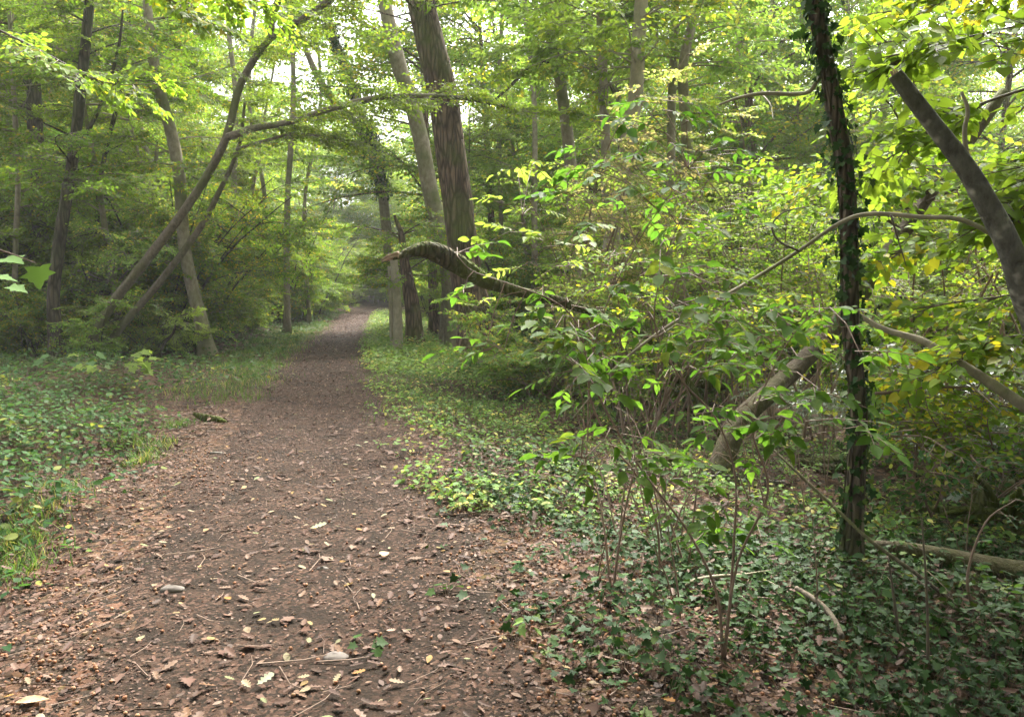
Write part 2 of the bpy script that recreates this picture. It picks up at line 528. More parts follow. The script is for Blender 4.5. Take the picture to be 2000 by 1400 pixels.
BK = {
    'oak': bark_mat('bark_oak', (.095, .060, .040), (.25, .17, .118), (.085, .105, .022), .32, 6, 1.0),
    'grey': bark_mat('bark_grey', (.14, .115, .08), (.30, .26, .19), (.10, .12, .035), .30, 5, .35, ridged=False),
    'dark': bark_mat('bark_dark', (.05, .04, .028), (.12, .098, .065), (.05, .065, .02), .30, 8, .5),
    'pale': bark_mat('bark_pale', (.22, .19, .14), (.36, .31, .235), (.13, .14, .05), .25, 5, .3, ridged=False),
    'dead': bark_mat('bark_dead', (.06, .055, .046), (.19, .18, .155), (.08, .09, .03), .2, 8, .9, ridged=False, patch=(.36, .33, .29)),
    'stick': bark_mat('bark_stick', (.08, .06, .042), (.24, .20, .145), (.05, .04, .03), .3, 14, .6, ridged=False),
    'arch': bark_mat('bark_arching', (.075, .06, .042), (.20, .165, .12), (.09, .105, .03), .4, 8, .6, ridged=False),
    'lean': bark_mat('bark_leaning', (.045, .033, .023), (.13, .10, .07), (.085, .10, .02), .4, 10, .9, ridged=False),
    'moss': bark_mat('bark_mossy', (.05, .035, .025), (.13, .095, .065), (.085, .11, .015), .62, 8, .8),
    'ivyb': bark_mat('bark_under_ivy', (.085, .064, .046), (.21, .165, .12), (.05, .06, .02), .25, 12, .8),
    'twig': plain('twig_bark', (.10, .075, .05)),
    'stem': plain('stem_bark', (.17, .11, .075), var=.5),
    'wood': plain('torn_wood', (.27, .18, .11), nscale=40),
}

# ------------------------------------------------------------------ ground, path
def sheet(name, xs, ys, zf, mat):
    X, Y = np.meshgrid(xs, ys) if xs.ndim == 1 else (xs, ys)
    Z = zf(X, Y)
    V = np.stack([X, Y, Z], -1).reshape(-1, 3)
    r, c = X.shape
    i = (np.arange(r - 1)[:, None] * c + np.arange(c - 1)[None]).ravel()
    loops = np.stack([i, i + 1, i + c + 1, i + c], -1).ravel()
    g = Geo(); g.add(V, loops, np.full(len(i), 4))
    o = g.build(name, mat)
    o['kind'] = 'structure'
    return o


def warp(n, a, b, c, k=2.2):
    u = np.linspace(-1, 1, n)
    return c + np.where(u < 0, -(np.abs(u) ** k) * (c - a), (np.abs(u) ** k) * (b - c))


LC = [(.06, .035, .022), (.17, .085, .05), (.26, .14, .09), (.11, .065, .04), (.33, .20, .135), (.20, .12, .07), (.15, .11, .045)]
forest_soil = soil_mat('forest_floor', [tuple(x * .5 for x in c) for c in LC], (.028, .021, .015), .47)
path_soil = soil_mat('path_earth', [(.029, .0185, .013), (.064, .037, .026), (.041, .027, .019), (.090, .054, .039), (.035, .0235, .016)], (.020, .0145, .0105), .46, 60)
sheet('ground', warp(260, -130, 130, -1), np.concatenate([np.linspace(-8, 14, 220), 14 + (np.linspace(.006, 1, 140) ** 1.8) * 150]), gh, forest_soil)
ys = np.concatenate([np.linspace(-5, 15, 200), np.linspace(15.2, 75, 200)])
us = np.linspace(-1, 1, 25)
YY = np.repeat(ys[:, None], 25, 1)
edge = 1 + .10 * np.sin(ys * 1.3) + .07 * np.sin(ys * 3.1 + 1) + .05 * np.sin(ys * 7.7 + 2)
edge2 = 1 + .10 * np.sin(ys * 1.1 + 2) + .07 * np.sin(ys * 2.7) + .05 * np.sin(ys * 8.3)
XX = pcx(YY) + np.where(us[None] < 0, us[None] * edge[:, None], us[None] * edge2[:, None]) * pw(YY)
sheet('path', XX, YY, lambda x, y: gh(x, y) + .006 - .02 * (np.abs(us[None]) > .99), path_soil)

# ------------------------------------------------------------------ scattering on the ground
def scatter(n, ymin, ymax, smin, smax, k=1.0, dens=None):
    """random points in the strip between two offsets from the path centre; nearer rows denser when k > 1"""
    y = ymin + (ymax - ymin) * rng.random(n) ** k
    s = smin + (smax - smin) * rng.random(n)
    x = pcx(y) + s
    # keep what the camera can see, and a wide margin to both sides
    keep = np.abs(x) < (y * .64 + 2.5)
    x, y, s = x[keep], y[keep], s[keep]
    if dens is not None:
        kk = rng.random(len(x)) < dens(x, y, s)
        x, y, s = x[kk], y[kk], s[kk]
    return x, y, s


def patch(x, y, f=1.0, o=0.0):
    v = np.sin(x * 1.9 * f + o) * np.sin(y * 1.6 * f + o * 1.7) + .6 * np.sin(x * 4.3 * f + y * 2.9 * f + o) + .4 * np.sin(y * 7.1 * f - x * 5.3 * f)
    return np.clip(.5 + v * .42, 0, 1)


def flat_leaves(g, x, y, size, shape, mat=0, lift=.006, tilt=.3, tint=None, width=1.0):
    k = len(x)
    z = gh(x, y) + lift + rng.random(k) * .012
    P = np.stack([x, y, z], -1)
    a = rng.random(k) * 2 * PI
    D = np.stack([np.cos(a), np.sin(a), rng.normal(0, tilt * .5, k)], -1)
    N = np.stack([rng.normal(0, tilt, k), rng.normal(0, tilt, k), np.ones(k)], -1)
    leaves(g, P, D, N, size, shape, mat, tint, width)


lit = litter_mat('litter_leaves', [(.030, .018, .013), (.078, .040, .027), (.125, .066, .046), (.050, .031, .022), (.160, .096, .070), (.092, .046, .032), (.21, .145, .108), (.14, .070, .032)])
litp = litter_mat('litter_pale', [(.20, .145, .09), (.29, .23, .145), (.15, .18, .08), (.30, .14, .035), (.23, .23, .145), (.30, .19, .07)])
g = Geo()
edgew = lambda x, y, s: (.45 + .6 * sm(.35, 1.05, np.abs(s + .12 * np.sin(y * 1.3)))) * (.25 + .75 * patch(x, y, 1.7)) + .4 * sm(5, 7.5, y)
x, y, s = scatter(110000, 2.0, 16, -1.9, 2.0, 1.4, lambda x, y, s: edgew(x, y, s) * sm(16, 11, y))
flat_leaves(g, x, y, rng.uniform(.007, .024, len(x)), 'chip', 0, tilt=.3, lift=.002)
x, y, s = scatter(34000, 8, 50, -1.6, 1.7, 1.3, lambda x, y, s: edgew(x, y, s) * sm(8, 15, y))
flat_leaves(g, x, y, rng.uniform(.6, 1.1, len(x)) * np.interp(y, [8, 20, 50], [.03, .05, .08]), 'chip', 0, tilt=.3)
x, y, s = scatter(42000, 2.0, 14, -7, 9, 1.2, lambda x, y, s: np.where(np.abs(s) > 1.0, .85, .1))
flat_leaves(g, x, y, rng.uniform(.02, .05, len(x)), 'chip', 0, tilt=.4)
x, y, s = scatter(30000, 13, 50, -14, 20, 1.2, lambda x, y, s: np.where(np.abs(s) > 1.1, .8, 0))
flat_leaves(g, x, y, rng.uniform(.06, .11, len(x)), 'chip', 0, tilt=.4)
for shp, n, sz in (('oak', 1900, (.04, .085)), ('ovate', 1100, (.03, .055)), ('maple', 160, (.05, .085))):
    x, y, s = scatter(n, 2.2, 10, -3, 3.5, 1.3)
    flat_leaves(g, x, y, rng.uniform(*sz, len(x)), shp, 0, tilt=.22, lift=.012, width=rng.uniform(.6, 1, len(x)))
x, y, s = scatter(260, 2.2, 9, -2.2, 2.6, 1.4)
flat_leaves(g, x, y, rng.uniform(.03, .07, len(x)), 'oak', 1, tilt=.18, lift=.016)
x, y, s = scatter(450, 2.5, 30, -2.2, 2.4, 1.3)
flat_leaves(g, x, y, rng.uniform(.03, .06, len(x)), 'ovate', 1, tilt=.25, lift=.016)
o = g.build('leaf_litter', [lit, litp]); tag(o, 'brown and rust fallen leaves scattered over path and forest floor', 'fallen leaves', kind='stuff')

# litter twigs
g = Geo()
x, y, s = scatter(1500, 2.2, 16, -4, 8, 1.5)
a = rng.random(len(x)) * 2 * PI; L = rng.uniform(.04, .22, len(x)); z = gh(x, y) + .014
A = np.stack([x, y, z], -1); B = A + np.stack([np.cos(a) * L, np.sin(a) * L, rng.uniform(0, .02, len(x))], -1)
C = B + np.stack([np.cos(a + .4) * L * .6, np.sin(a + .4) * L * .6, rng.uniform(-.005, .01, len(x))], -1)
r_ = rng.uniform(.0012, .004, len(x))
segs(g, A, B, r_, r_ * .8); segs(g, B, C, r_ * .8, r_ * .4)
o = g.build('fallen_twigs', BK['stem']); tag(o, 'small broken twigs lying among the fallen leaves', 'twigs', kind='stuff')

# acorns
def ball_template():
    V = [(0, 0, -1.)]; F_ = []
    rings = [(-.6, .75), (.1, .95), (.7, .6)]
    n = 7
    for zz, rr in rings:
        for i in range(n): V.append((rr * math.cos(2 * PI * i / n), rr * math.sin(2 * PI * i / n), zz))
    V.append((0, 0, 1.25))
    for i in range(n): F_.append([0, 1 + (i + 1) % n, 1 + i])
    for k in range(2):
        for i in range(n): F_.append([1 + k * n + i, 1 + k * n + (i + 1) % n, 1 + (k + 1) * n + (i + 1) % n, 1 + (k + 1) * n + i])
    for i in range(n): F_.append([1 + 2 * n + i, 1 + 2 * n + (i + 1) % n, 1 + 3 * n])
    return np.array(V), F_


bt, bf = ball_template()
g = Geo()
x, y, s = scatter(6500, 2.1, 7.5, -1.9, 2.6, 1.4, lambda x, y, s: .06 + .94 * sm(.55, 1.15, np.abs(s)) * patch(x, y, .8, 1))
k = len(x)
M = frames(rng.random(k) * 6.28, rng.normal(0, .5, k), rng.random(k) * 6.28)
S = rng.uniform(.0065, .0105, k)
V = np.einsum('kij,nj->kni', M, bt[:, [2, 0, 1]]) * S[:, None, None] + np.stack([x, y, gh(x, y) + .014], -1)[:, None]
fl = np.concatenate([np.array(f) for f in bf]); fc = np.array([len(f) for f in bf])
tn = np.repeat(rng.random((k, 3)), len(bf), axis=0)
g.add(V.reshape(-1, 3), (np.arange(k)[:, None] * len(bt) + fl[None]).ravel(), np.tile(fc, k), 0, tn)
ac = litter_mat('acorn_shell', [(.16, .07, .035), (.33, .15, .08), (.24, .12, .06), (.38, .22, .13)], trans=0.0, rough=.35)
o = g.build('acorns', ac); tag(o, 'brown acorns strewn along both edges of the path', 'acorns', kind='stuff')

# low plants
def herbs(name, label, cat, mat, x, y, per, hgt, size, shape, stem=True, spread=.06, tilt=.45):
    g = Geo()
    k = len(x)
    h = rng.uniform(hgt[0], hgt[1], k)
    X = np.repeat(x, per); Y = np.repeat(y, per); H = np.repeat(h, per) * (.25 + .75 * rng.random(k * per))
    z0 = gh(X, Y)
    a = rng.random(k * per) * 2 * PI
    rr = rng.uniform(.2, 1, k * per) * spread
    P = np.stack([X + np.cos(a) * rr, Y + np.sin(a) * rr, z0 + H + .008], -1)
    D = np.stack([np.cos(a), np.sin(a), rng.normal(-.12, .25, len(a))], -1)
    N = np.stack([rng.normal(0, tilt, len(a)), rng.normal(0, tilt, len(a)), np.ones(len(a))], -1)
    tint = rng.random((len(a), 3)); tint[:, 1] = np.repeat(rng.random(k), per)
    leaves(g, P, D, N, rng.uniform(size[0], size[1], len(a)), shape, 0, tint)
    if stem:
        segs(g, np.stack([X, Y, z0 - .01], -1), P, .0014, .001, 1)
    o = g.build(name, [LM[mat], BK['stem']])
    return tag(o, label, cat, kind='stuff')


# dark ivy carpet on the right
bare = lambda x, y: np.exp(-(((x - 2.6) / 2.0) ** 2 + ((y - 6.9) / 1.5) ** 2) ** 2)
x, y, s = scatter(48000, 2.1, 7.5, .75, 8, 1.15, lambda x, y, s: sm(.7, 1.9, s + .6 * (patch(x, y, 1.3) - .5)) * np.maximum((.08 + .92 * patch(x, y, 1.1, 2) ** 1.3) * (.35 + .65 * patch(x, y, 3.1, 4)), .8 * sm(1.7, 2.6, s) * (.6 + .4 * patch(x, y, 3.1, 4)) * sm(6.2, 5, y)) * (1 - .85 * bare(x, y)))
herbs('ground_ivy', 'dark green ivy leaves carpeting the floor right of path', 'ivy', 'ivy', x, y, 2, (.01, .12), (.018, .056), 'ivy', tilt=.7)
x, y, s = scatter(9000, 3.5, 16, 1.3, 12, 1.0, lambda x, y, s: (.05 + .95 * patch(x, y, .9, 4) ** 1.5) * (1 - .85 * bare(x, y)))
herbs('ground_herbs', 'mid green low herbs growing between the ivy on the right', 'ground plants', 'herb', x, y, 3, (.04, .22), (.035, .07), 'ovate')
x, y, s = scatter(5200, 2.2, 9, 1.3, 9, 1.1)
gl = Geo()
flat_leaves(gl, x, y, rng.uniform(.025, .075, len(x)), 'oak', 0, lift=.05, tilt=.5)
x, y, s = scatter(2600, 2.2, 10, -6, -1.2, 1.1)
flat_leaves(gl, x, y, rng.uniform(.025, .07, len(x)), 'oak', 0, lift=.05, tilt=.5)
o = gl.build('caught_leaves', lit); tag(o, 'dry brown leaves caught on top of the ivy and nettles', 'fallen leaves', kind='stuff')
x, y, s = scatter(12000, 2.3, 9, 1.4, 9, 1.1, lambda x, y, s: patch(x, y, 1.7, 9) * (1 - .8 * bare(x, y)))
herbs('low_seedlings', 'tiny green seedlings mixed into the ivy on the right', 'ground plants', 'herb', x, y, 3, (.01, .09), (.012, .032), 'ovate', False, .04, .6)
# pale verge plants either side further on
x, y, s = scatter(26000, 5.4, 24, .6, 6.5, 1.2, lambda x, y, s: sm(.62, 1.05, s + .35 * (patch(x, y, 2.2) - .5)) * (.04 + .96 * patch(x, y, 1.0, 5) ** 1.6 * patch(x, y, 2.6, 1) ** .5))
herbs('verge_plants', 'pale green ground elder along the right edge of the path', 'ground plants', 'herbl', x, y, 4, (.03, .15), (.035, .065), 'ovate')
x, y, s = scatter(9000, 14, 48, .8, 6, 1.2, lambda x, y, s: .4 + .6 * patch(x, y, .6, 5))
herbs('far_verge_plants', 'bright low plants lining the far right edge of the path', 'ground plants', 'herbl', x, y, 4, (.05, .35), (.06, .11), 'rhomb', False, .14)
x, y, s = scatter(8000, 4, 15, -8, -1.05, 1.1, lambda x, y, s: sm(1.2, 3.2, -s + 1.5 * (patch(x, y, 1.3) - .5)) * (.06 + .94 * patch(x, y, .9, 7) ** 2))
herbs('nettle_patch', 'green nettles and herbs covering ground left of the path', 'nettles', 'herb', x, y, 4, (.04, .30), (.04, .085), 'ovate')
x, y, s = scatter(3800, 3.2, 9, -5, -1.2, 1.1, lambda x, y, s: sm(1.2, 2.4, -s + .8 * (patch(x, y, 1.8, 3) - .5)) * (.25 + .75 * patch(x, y, 1.1, 7)))
herbs('creeping_ivy', 'dark ivy creeping through leaf litter left of the path', 'ivy', 'ivy', x, y, 2, (.01, .10), (.03, .055), 'ivy')
x, y, s = scatter(9000, 13, 48, -12, -.9, 1.1, lambda x, y, s: .35 + .65 * patch(x, y, .6, 3))
herbs('far_ground_plants', 'low green plants under the trees left of the far path', 'ground plants', 'herb', x, y, 4, (.05, .35), (.06, .11), 'rhomb', False, .14)
x, y, s = scatter(12000, 12, 45, 4, 26, 1.1, lambda x, y, s: .35 + .65 * patch(x, y, .5, 3))
herbs('woodland_floor_plants', 'green low growth covering the wood floor far on the right', 'ground plants', 'herbl', x, y, 4, (.08, .5), (.06, .12), 'rhomb', False, .16)
# bramble mound bottom left corner (nearest ground plants)
cs = [ong(60, 800), ong(150, 770), ong(30, 880), ong(200, 850), ong(20, 730)]
X = []; Y = []
for c in cs:
    X.append(c[0] + rng.normal(0, .5, 130)); Y.append(c[1] + rng.normal(0, .6, 130))
X = np.concatenate(X); Y = np.concatenate(Y); k_ = (X - pcx(Y)) < -1.7
herbs('bramble_patch', 'thick knee high bramble and dead nettle left of the path', 'brambles', 'herb', X[k_], Y[k_], 6, (.10, .36), (.04, .08), 'ovate', True, .10)


def grass(name, label, centres, n, hgt=(.06, .18), rad=.22):
    g = Geo()
    k = len(centres) * n
    C = np.repeat(np.array(centres), n, axis=0)
    x = C[:, 0] + rng.normal(0, rad, k); y = C[:, 1] + rng.normal(0, rad * 1.3, k)
    a = rng.random(k) * 2 * PI
    e = rng.uniform(.7, 1.45, k)
    D = np.stack([np.cos(a) * np.cos(e), np.sin(a) * np.cos(e), np.sin(e)], -1)
    N = np.stack([-np.cos(a) * np.sin(e), -np.sin(a) * np.sin(e), np.cos(e)], -1)
    leaves(g, np.stack([x, y, gh(x, y) - .004], -1), D, N, rng.uniform(hgt[0], hgt[1], k), 'blade', 0, width=1.0)
    o = g.build(name, [LM['grass']])
    return tag(o, label, 'grass', kind='stuff')


x, y, s = scatter(330, 11, 34, -2.2, -.95, 1.0)
grass('grass', 'green grass verge along the left edge of the path', list(zip(x, y)), 60, (.05, .15), .22)
x, y, s = scatter(420, 9, 34, .9, 2.6, 1.0)
grass('grass', 'bright grass verge along the right edge of the path', list(zip(x, y)), 45, (.05, .14), .24)
tl = [ong(250, 870)[:2], ong(275, 905)[:2], ong(70, 1005)[:2], ong(40, 1060)[:2], ong(15, 1085)[:2], ong(345, 835)[:2], ong(120, 960)[:2], ong(30, 1120)[:2], ong(300, 880)[:2]]
grass('grass', 'short grass tufts at the near left edge of the path', tl, 260, (.05, .15), .10)

# ------------------------------------------------------------------ generic trees
def gen_tree(kind, seed):
    """local-space trunk and crown meshes of one generic tree; returns a root Empty at the origin"""
    random.seed(seed)
    root = empty('wood_tree', (0, 0, 0))
    gt = Geo(); gc = Geo()
    bark = BK['grey']; lm = LM['horn']
    if kind == 'hazel':                 # many-stemmed bush, leafy nearly to the ground
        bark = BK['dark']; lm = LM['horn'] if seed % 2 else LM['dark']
        for k in range(7):
            h = random.uniform(0, 6.28); e = random.uniform(1.0, 1.4)
            P, R = limb((random.gauss(0, .15), random.gauss(0, .15), -.1), h, e, random.uniform(3.6, 6.0), random.uniform(.025, .05), -.55, .05, 8)
            P, R = tube(gt, P, R, 6, 3)
            for j in range(7):
                t = random.uniform(.12, .95); q = P[int(t * (len(P) - 1))]
                b, br = limb(q, random.uniform(0, 6.28), random.uniform(.1, .7), random.uniform(.7, 1.6), .012, -.5, .08, 4)
                b, br = tube(gt, b, br, 4, 2)
                T, M, S = sprays_on(b, 7, .1, (.5, 1.0))
                place_sprays(gc, SPR_MID, T, M, S, 'rhomb', 0, 1, True, 1.0)
    elif kind == 'horn':                # slender understorey tree in layered tiers
        lm = LM['horn'] if seed % 3 else LM['pale']
        H = random.uniform(8, 10)
        P, R = limb((0, 0, -.1), random.uniform(0, 6.28), 1.45, H, random.uniform(.06, .10), -.15, .03, 9)
        P, R = tube(gt, P, R, 8, 3, rough=.06, flare=.4)
        for j in range(34):
            t = random.uniform(.13, .98); q = P[int(t * (len(P) - 1))]
            b, br = limb(q, random.uniform(0, 6.28), random.uniform(.1, .6), (1.1 - t * .55) * random.uniform(1.7, 2.9), .022, -.55, .07, 5)
            b, br = tube(gt, b, br, 4, 2)
            T, M, S = sprays_on(b, 9, .1, (.55, 1.1))
            place_sprays(gc, SPR_MID, T, M, S, 'rhomb', 0, 1, True, 1.0)
    elif kind == 'tall':                # canopy tree: long bare trunk, high crown
        bark = BK['grey'] if seed % 2 else BK['oak']; lm = LM['lime'] if seed % 2 else LM['horn']
        H = random.uniform(17, 21)
        P, R = limb((0, 0, -.1), random.uniform(0, 6.28), 1.52, H, random.uniform(.16, .26), -.10, .02, 9)
        P, R = tube(gt, P, R, 10, 4, rough=.07, flare=.5)
        for j in range(44):
            t = random.uniform(.30, .98); q = P[int(t * (len(P) - 1))]
            b, br = limb(q, random.uniform(0, 6.28), random.uniform(.1, .9), (1.2 - t * .7) * random.uniform(3, 5.2), .05, -.5, .08, 6)
            b, br = tube(gt, b, br, 5, 2)
            T, M, S = sprays_on(b, 13, .2, (1.0, 1.9))
            place_sprays(gc, SPR_FAR, T, M, S, 'rhomb', 0, 1, True, .9)
    elif kind == 'leafy':               # broad leafy tree, crown almost to the ground
        lm = (LM['pale'], LM['horn'], LM['lime'])[seed % 3]
        H = random.uniform(12, 17)
        P, R = limb((0, 0, -.1), random.uniform(0, 6.28), 1.5, H, random.uniform(.10, .15), -.12, .03, 9)
        P, R = tube(gt, P, R, 8, 3, rough=.06, flare=.4)
        for j in range(52):
            t = random.uniform(.08, .98); q = P[int(t * (len(P) - 1))]
            b, br = limb(q, random.uniform(0, 6.28), random.uniform(.05, .7), (1.15 - t * .75) * random.uniform(2.4, 4.2), .035, -.5, .08, 6)
            b, br = tube(gt, b, br, 4, 2)
            T, M, S = sprays_on(b, 10, .15, (.9, 1.6))
            place_sprays(gc, SPR_FAR, T, M, S, 'rhomb', 0, 1, False, 1.0)
    elif kind == 'shrub':               # low bush
        lm = (LM['pale'], LM['dark'], LM['horn'])[seed % 3]; bark = BK['dark']
        for k in range(9):
            P, R = limb((random.gauss(0, .12), random.gauss(0, .12), -.05), random.uniform(0, 6.28), random.uniform(.6, 1.4), random.uniform(.9, 2.2), .014, -.7, .08, 6)
            P, R = tube(gt, P, R, 5, 2)
            T, M, S = sprays_on(P, 11, .15, (.35, .7), 1.6)
            place_sprays(gc, SPR_MID, T, M, S, 'rhomb', 0, 1, True, 1.0, .85)
    gt.build('trunk' if kind in ('tall', 'horn', 'leafy') else 'stem', bark, root)
    gc.build('crown', [lm, BK['twig']], root)
    return root


TEMPL = {}
for kind, n in (('hazel', 4), ('horn', 5), ('tall', 4), ('leafy', 6), ('shrub', 3)):
    TEMPL[kind] = [gen_tree(kind, 30 + i) for i in range(n)]
NAMES = {'hazel': 'hazel_bush', 'horn': 'young_tree', 'tall': 'canopy_tree', 'leafy': 'broad_tree', 'shrub': 'low_shrub'}
used = set()


def put(kind, x, y, label, group, sc=1.0, var=None):
    L = TEMPL[kind]
    i = var if var is not None else random.randrange(len(L))
    src = L[i]
    if (kind, i) in used:
        o = copy_tree(src)
    else:
        o = src; used.add((kind, i))
    o.name = NAMES[kind]
    o.location = (x, y, float(gh(x, y)) - .02)
    o.rotation_euler = (0, 0, random.uniform(0, 6.28))
    o.scale = (sc, sc, sc * random.uniform(.9, 1.1))
    tag(o, label, 'bush' if kind in ('hazel', 'shrub') else 'tree', group)
    return o


random.seed(3)
placed = []


def fill(kind, n, ymin, ymax, smin, smax, mind, label, group, sc=(.85, 1.15), margin=2.0):
    c = 0; tries = 0
    while c < n and tries < n * 60:
        tries += 1
        y = random.uniform(ymin, ymax); s = random.uniform(smin, smax)
        x = float(pcx(y)) + s
        if abs(x) > y * .64 + margin: continue
        if y < 22 and -.16 < x / y < .13: continue
        if kind in ('leafy', 'tall') and 36 < y < 57 and abs(s) < 8: continue
        if any(k == kind and (x - a) ** 2 + (y - b) ** 2 < mind ** 2 for k, a, b in placed): continue
        placed.append((kind, x, y)); c += 1
        put(kind, x, y, label, group, random.uniform(*sc))


# left wood
fill('hazel', 22, 18.6, 31, -16, -3.0, 1.7, 'many stemmed hazel bush in the dim wood left of the path', 'hazel bushes left of the path')
fill('hazel', 12, 18.2, 23, -11, -3.6, 1.4, 'many stemmed hazel bush in the dim wood left of the path', 'hazel bushes left of the path')
fill('horn', 26, 18, 42, -22, -3.4, 2.3, 'slender young tree standing in the wood left of the path', 'young trees left of the path')
fill('tall', 14, 20, 60, -36, -5, 4.5, 'tall tree with high crown rising over the left wood', 'tall trees over the left wood')
fill('leafy', 22, 23, 72, -42, -4.5, 4, 'broad leafy tree filling the wood left of the path', 'broad trees left of the path')
fill('shrub', 15, 15.6, 18.5, -11, -3.4, 1.0, 'low leafy shrub at the foot of the left wood', 'low shrubs left of the path', (.9, 1.3))
fill('shrub', 16, 17, 40, -14, -2.3, 1.6, 'low leafy shrub at the foot of the left wood', 'low shrubs left of the path')
# along and beyond the path's far end
fill('hazel', 14, 30, 52, -4.5, -1.9, 1.8, 'leafy bush crowding the left side of the far path', 'bushes beside the far path')
fill('hazel', 16, 57, 66, -14, 14, 2.4, 'leafy bush closing the view beyond the bend in the path', 'bushes beyond the path bend')
fill('leafy', 18, 57, 76, -28, 30, 4, 'broad hazy tree standing far beyond the path bend', 'trees beyond the path bend')
fill('leafy', 9, 60, 74, -12, 4, 3.2, 'broad hazy tree standing far beyond the path bend', 'trees beyond the path bend', (.9, 1.15))
# right wood
fill('hazel', 20, 20, 48, 2.6, 26, 2.4, 'many stemmed bush in the wood right of the path', 'bushes right of the path')
fill('horn', 24, 17, 50, 3.8, 34, 2.6, 'slender young tree in the bright wood right of the path', 'young trees right of the path')
fill('tall', 14, 26, 70, 5, 46, 5, 'tall tree with high crown rising over the right wood', 'tall trees over the right wood')
fill('leafy', 28, 24, 74, 5, 50, 4.5, 'broad leafy tree filling the wood right of the path', 'broad trees right of the path')
fill('hazel', 5, 14.5, 20, 8.0, 16, 2.2, 'leafy many stemmed bush between the oak and the ivy trunk', 'bushes in the nearer right wood')
fill('shrub', 34, 10.5, 30, 4.5, 22, 1.5, 'low shrub spreading under the trees on the right', 'low shrubs right of the path')
# unseen tall trees added round the camera to shade the near ground
for x_, y_ in [(-5.5, 2), (6.5, -1), (-4, -6), (4.5, -7), (0, -11), (8.5, 4), (12, 2), (-10, -2), (10, -5), (-3.2, -2.5), (3.2, -3), (6, 3.2), (-7, -9), (7, -11), (0, -17), (3.0, 1.0), (-3.0, .6), (4.6, 2.2), (7, 7), (2, -5)]:
    put('tall', x_, y_, 'unseen tall tree added to shade the near path from above', 'added shade trees around the near path')
for x_, y_ in [(-4, -9), (5, -10), (-11, -8), (12, -9), (0, -14), (-7, -16), (8, -17), (-17, -12), (18, -12), (14, -1), (13, 7), (17, 13), (2.5, -22), (20, 5)]:  # unseen ring added to block low light from behind and the sides
    put('leafy', x_, y_, 'unseen broad tree added behind and beside the near path to block light', 'added light blocking trees around the near path')
for x_, y_, k_ in [(-2.6, 27, 'tall'), (-.6, 31, 'tall'), (1.6, 39, 'leafy'), (4.2, 29, 'tall'), (-1.4, 46, 'leafy'), (7.5, 33, 'leafy'), (-2.6, 60, 'leafy'), (-13.6, 63, 'leafy'), (-11.4, 66, 'leafy'), (-9.6, 70, 'leafy')]:
    put(k_, x_, y_, 'tall leafy tree seen beyond the oak and the path end', 'trees beyond the oak')
for k_, L_ in TEMPL.items():
    for i, o_ in enumerate(L_):
        if (k_, i) not in used:
            for ch in list(o_.children): bpy.data.objects.remove(ch)
            bpy.data.objects.remove(o_)

# far wood as one mass
g = Geo()
n = 2600
T = np.stack([rng.uniform(-75, 75, n), rng.uniform(78, 105, n), rng.random(n) ** 1.2 * 26], -1)
T[:, 2] += gh(T[:, 0], T[:, 1])
place_sprays(g, SPR_FAR, T, frames(rng.random(n) * 6.28, rng.normal(0, .3, n), rng.normal(0, .5, n)), rng.uniform(3, 5, n), 'rhomb', 0, 1, False, 1.0, 2.2)
for i in range(60):
    x = random.uniform(-70, 70); y = random.uniform(78, 100); z = float(gh(x, y))
    tube(g, [(x, y, z - .2), (x + random.gauss(0, .5), y, z + 9), (x + random.gauss(0, 1), y, z + 20)], [.2, .15, .06], 6, 3, 1)
o = g.build('distant_wood', [LM['pale'], BK['grey']]); tag(o, 'pale hazy mass of distant trees behind everything', 'woodland', kind='stuff')

# ------------------------------------------------------------------ the individual trees of the photograph
def poly(pts, d0, d1=None):
    """pixels -> world points, depth running from d0 at the first to d1 at the last"""
    d1 = d0 if d1 is None else d1
    n = len(pts)
    return np.array([at(p[0], p[1], p[2] if len(p) > 2 else d0 + (d1 - d0) * i / (n - 1)) for i, p in enumerate(pts)])


def rooted(P):
    P = np.array(P); P[0][2] = gh(P[0][0], P[0][1]) - .12
    return P


def tree(name, label, cat, trunks, bark, leafm=None, leafy=None, group=None, rough=.06, flare=.5, sides=14, spr=SPR_MID, shape='rhomb', twig='twig', boughs=(), leafscale=1.0):
    """trunks: list of (world points, radii, part name); leafy: list of (polyline, n sprays, start, (len range), pitch range)"""
    base = trunks[0][0][0]
    root = empty(name, (base[0], base[1], float(gh(base[0], base[1]))), label, cat, group)
    for i, (P, R, nm) in enumerate(trunks):
        g = Geo(); tube(g, P, R, sides if i == 0 else max(6, sides // 2), 7, 0, rough, flare if i == 0 else 0)
        g.build(nm, bark, root)
    if leafy:
        gc = Geo()
        for (P, n, lo, Lr, pit) in leafy:
            P2, _ = catmull(P, np.ones(len(P)), 4)
            T, M, S = sprays_on(P2, n, lo, Lr, 1.1, pit)
            place_sprays(gc, spr, T, M, S, shape, 0, 1, True, 1.0, leafscale)
        for b, r in boughs: tube(gc, b, r, 5, 2, 2)
        gc.build('crown', [leafm, BK[twig], bark], root)
    return root


def side_limbs(P, n, lo, hi, L, elev=(.1, .6), curve=-.5, r=.02):
    P2, _ = catmull(P, np.ones(len(P)), 5)
    out = []
    for i in range(n):
        t = random.uniform(lo, hi); q = P2[int(t * (len(P2) - 1))]
        out.append(limb(q, random.uniform(0, 6.28), random.uniform(*elev), random.uniform(*L), r, curve, .07, 5))
    return out


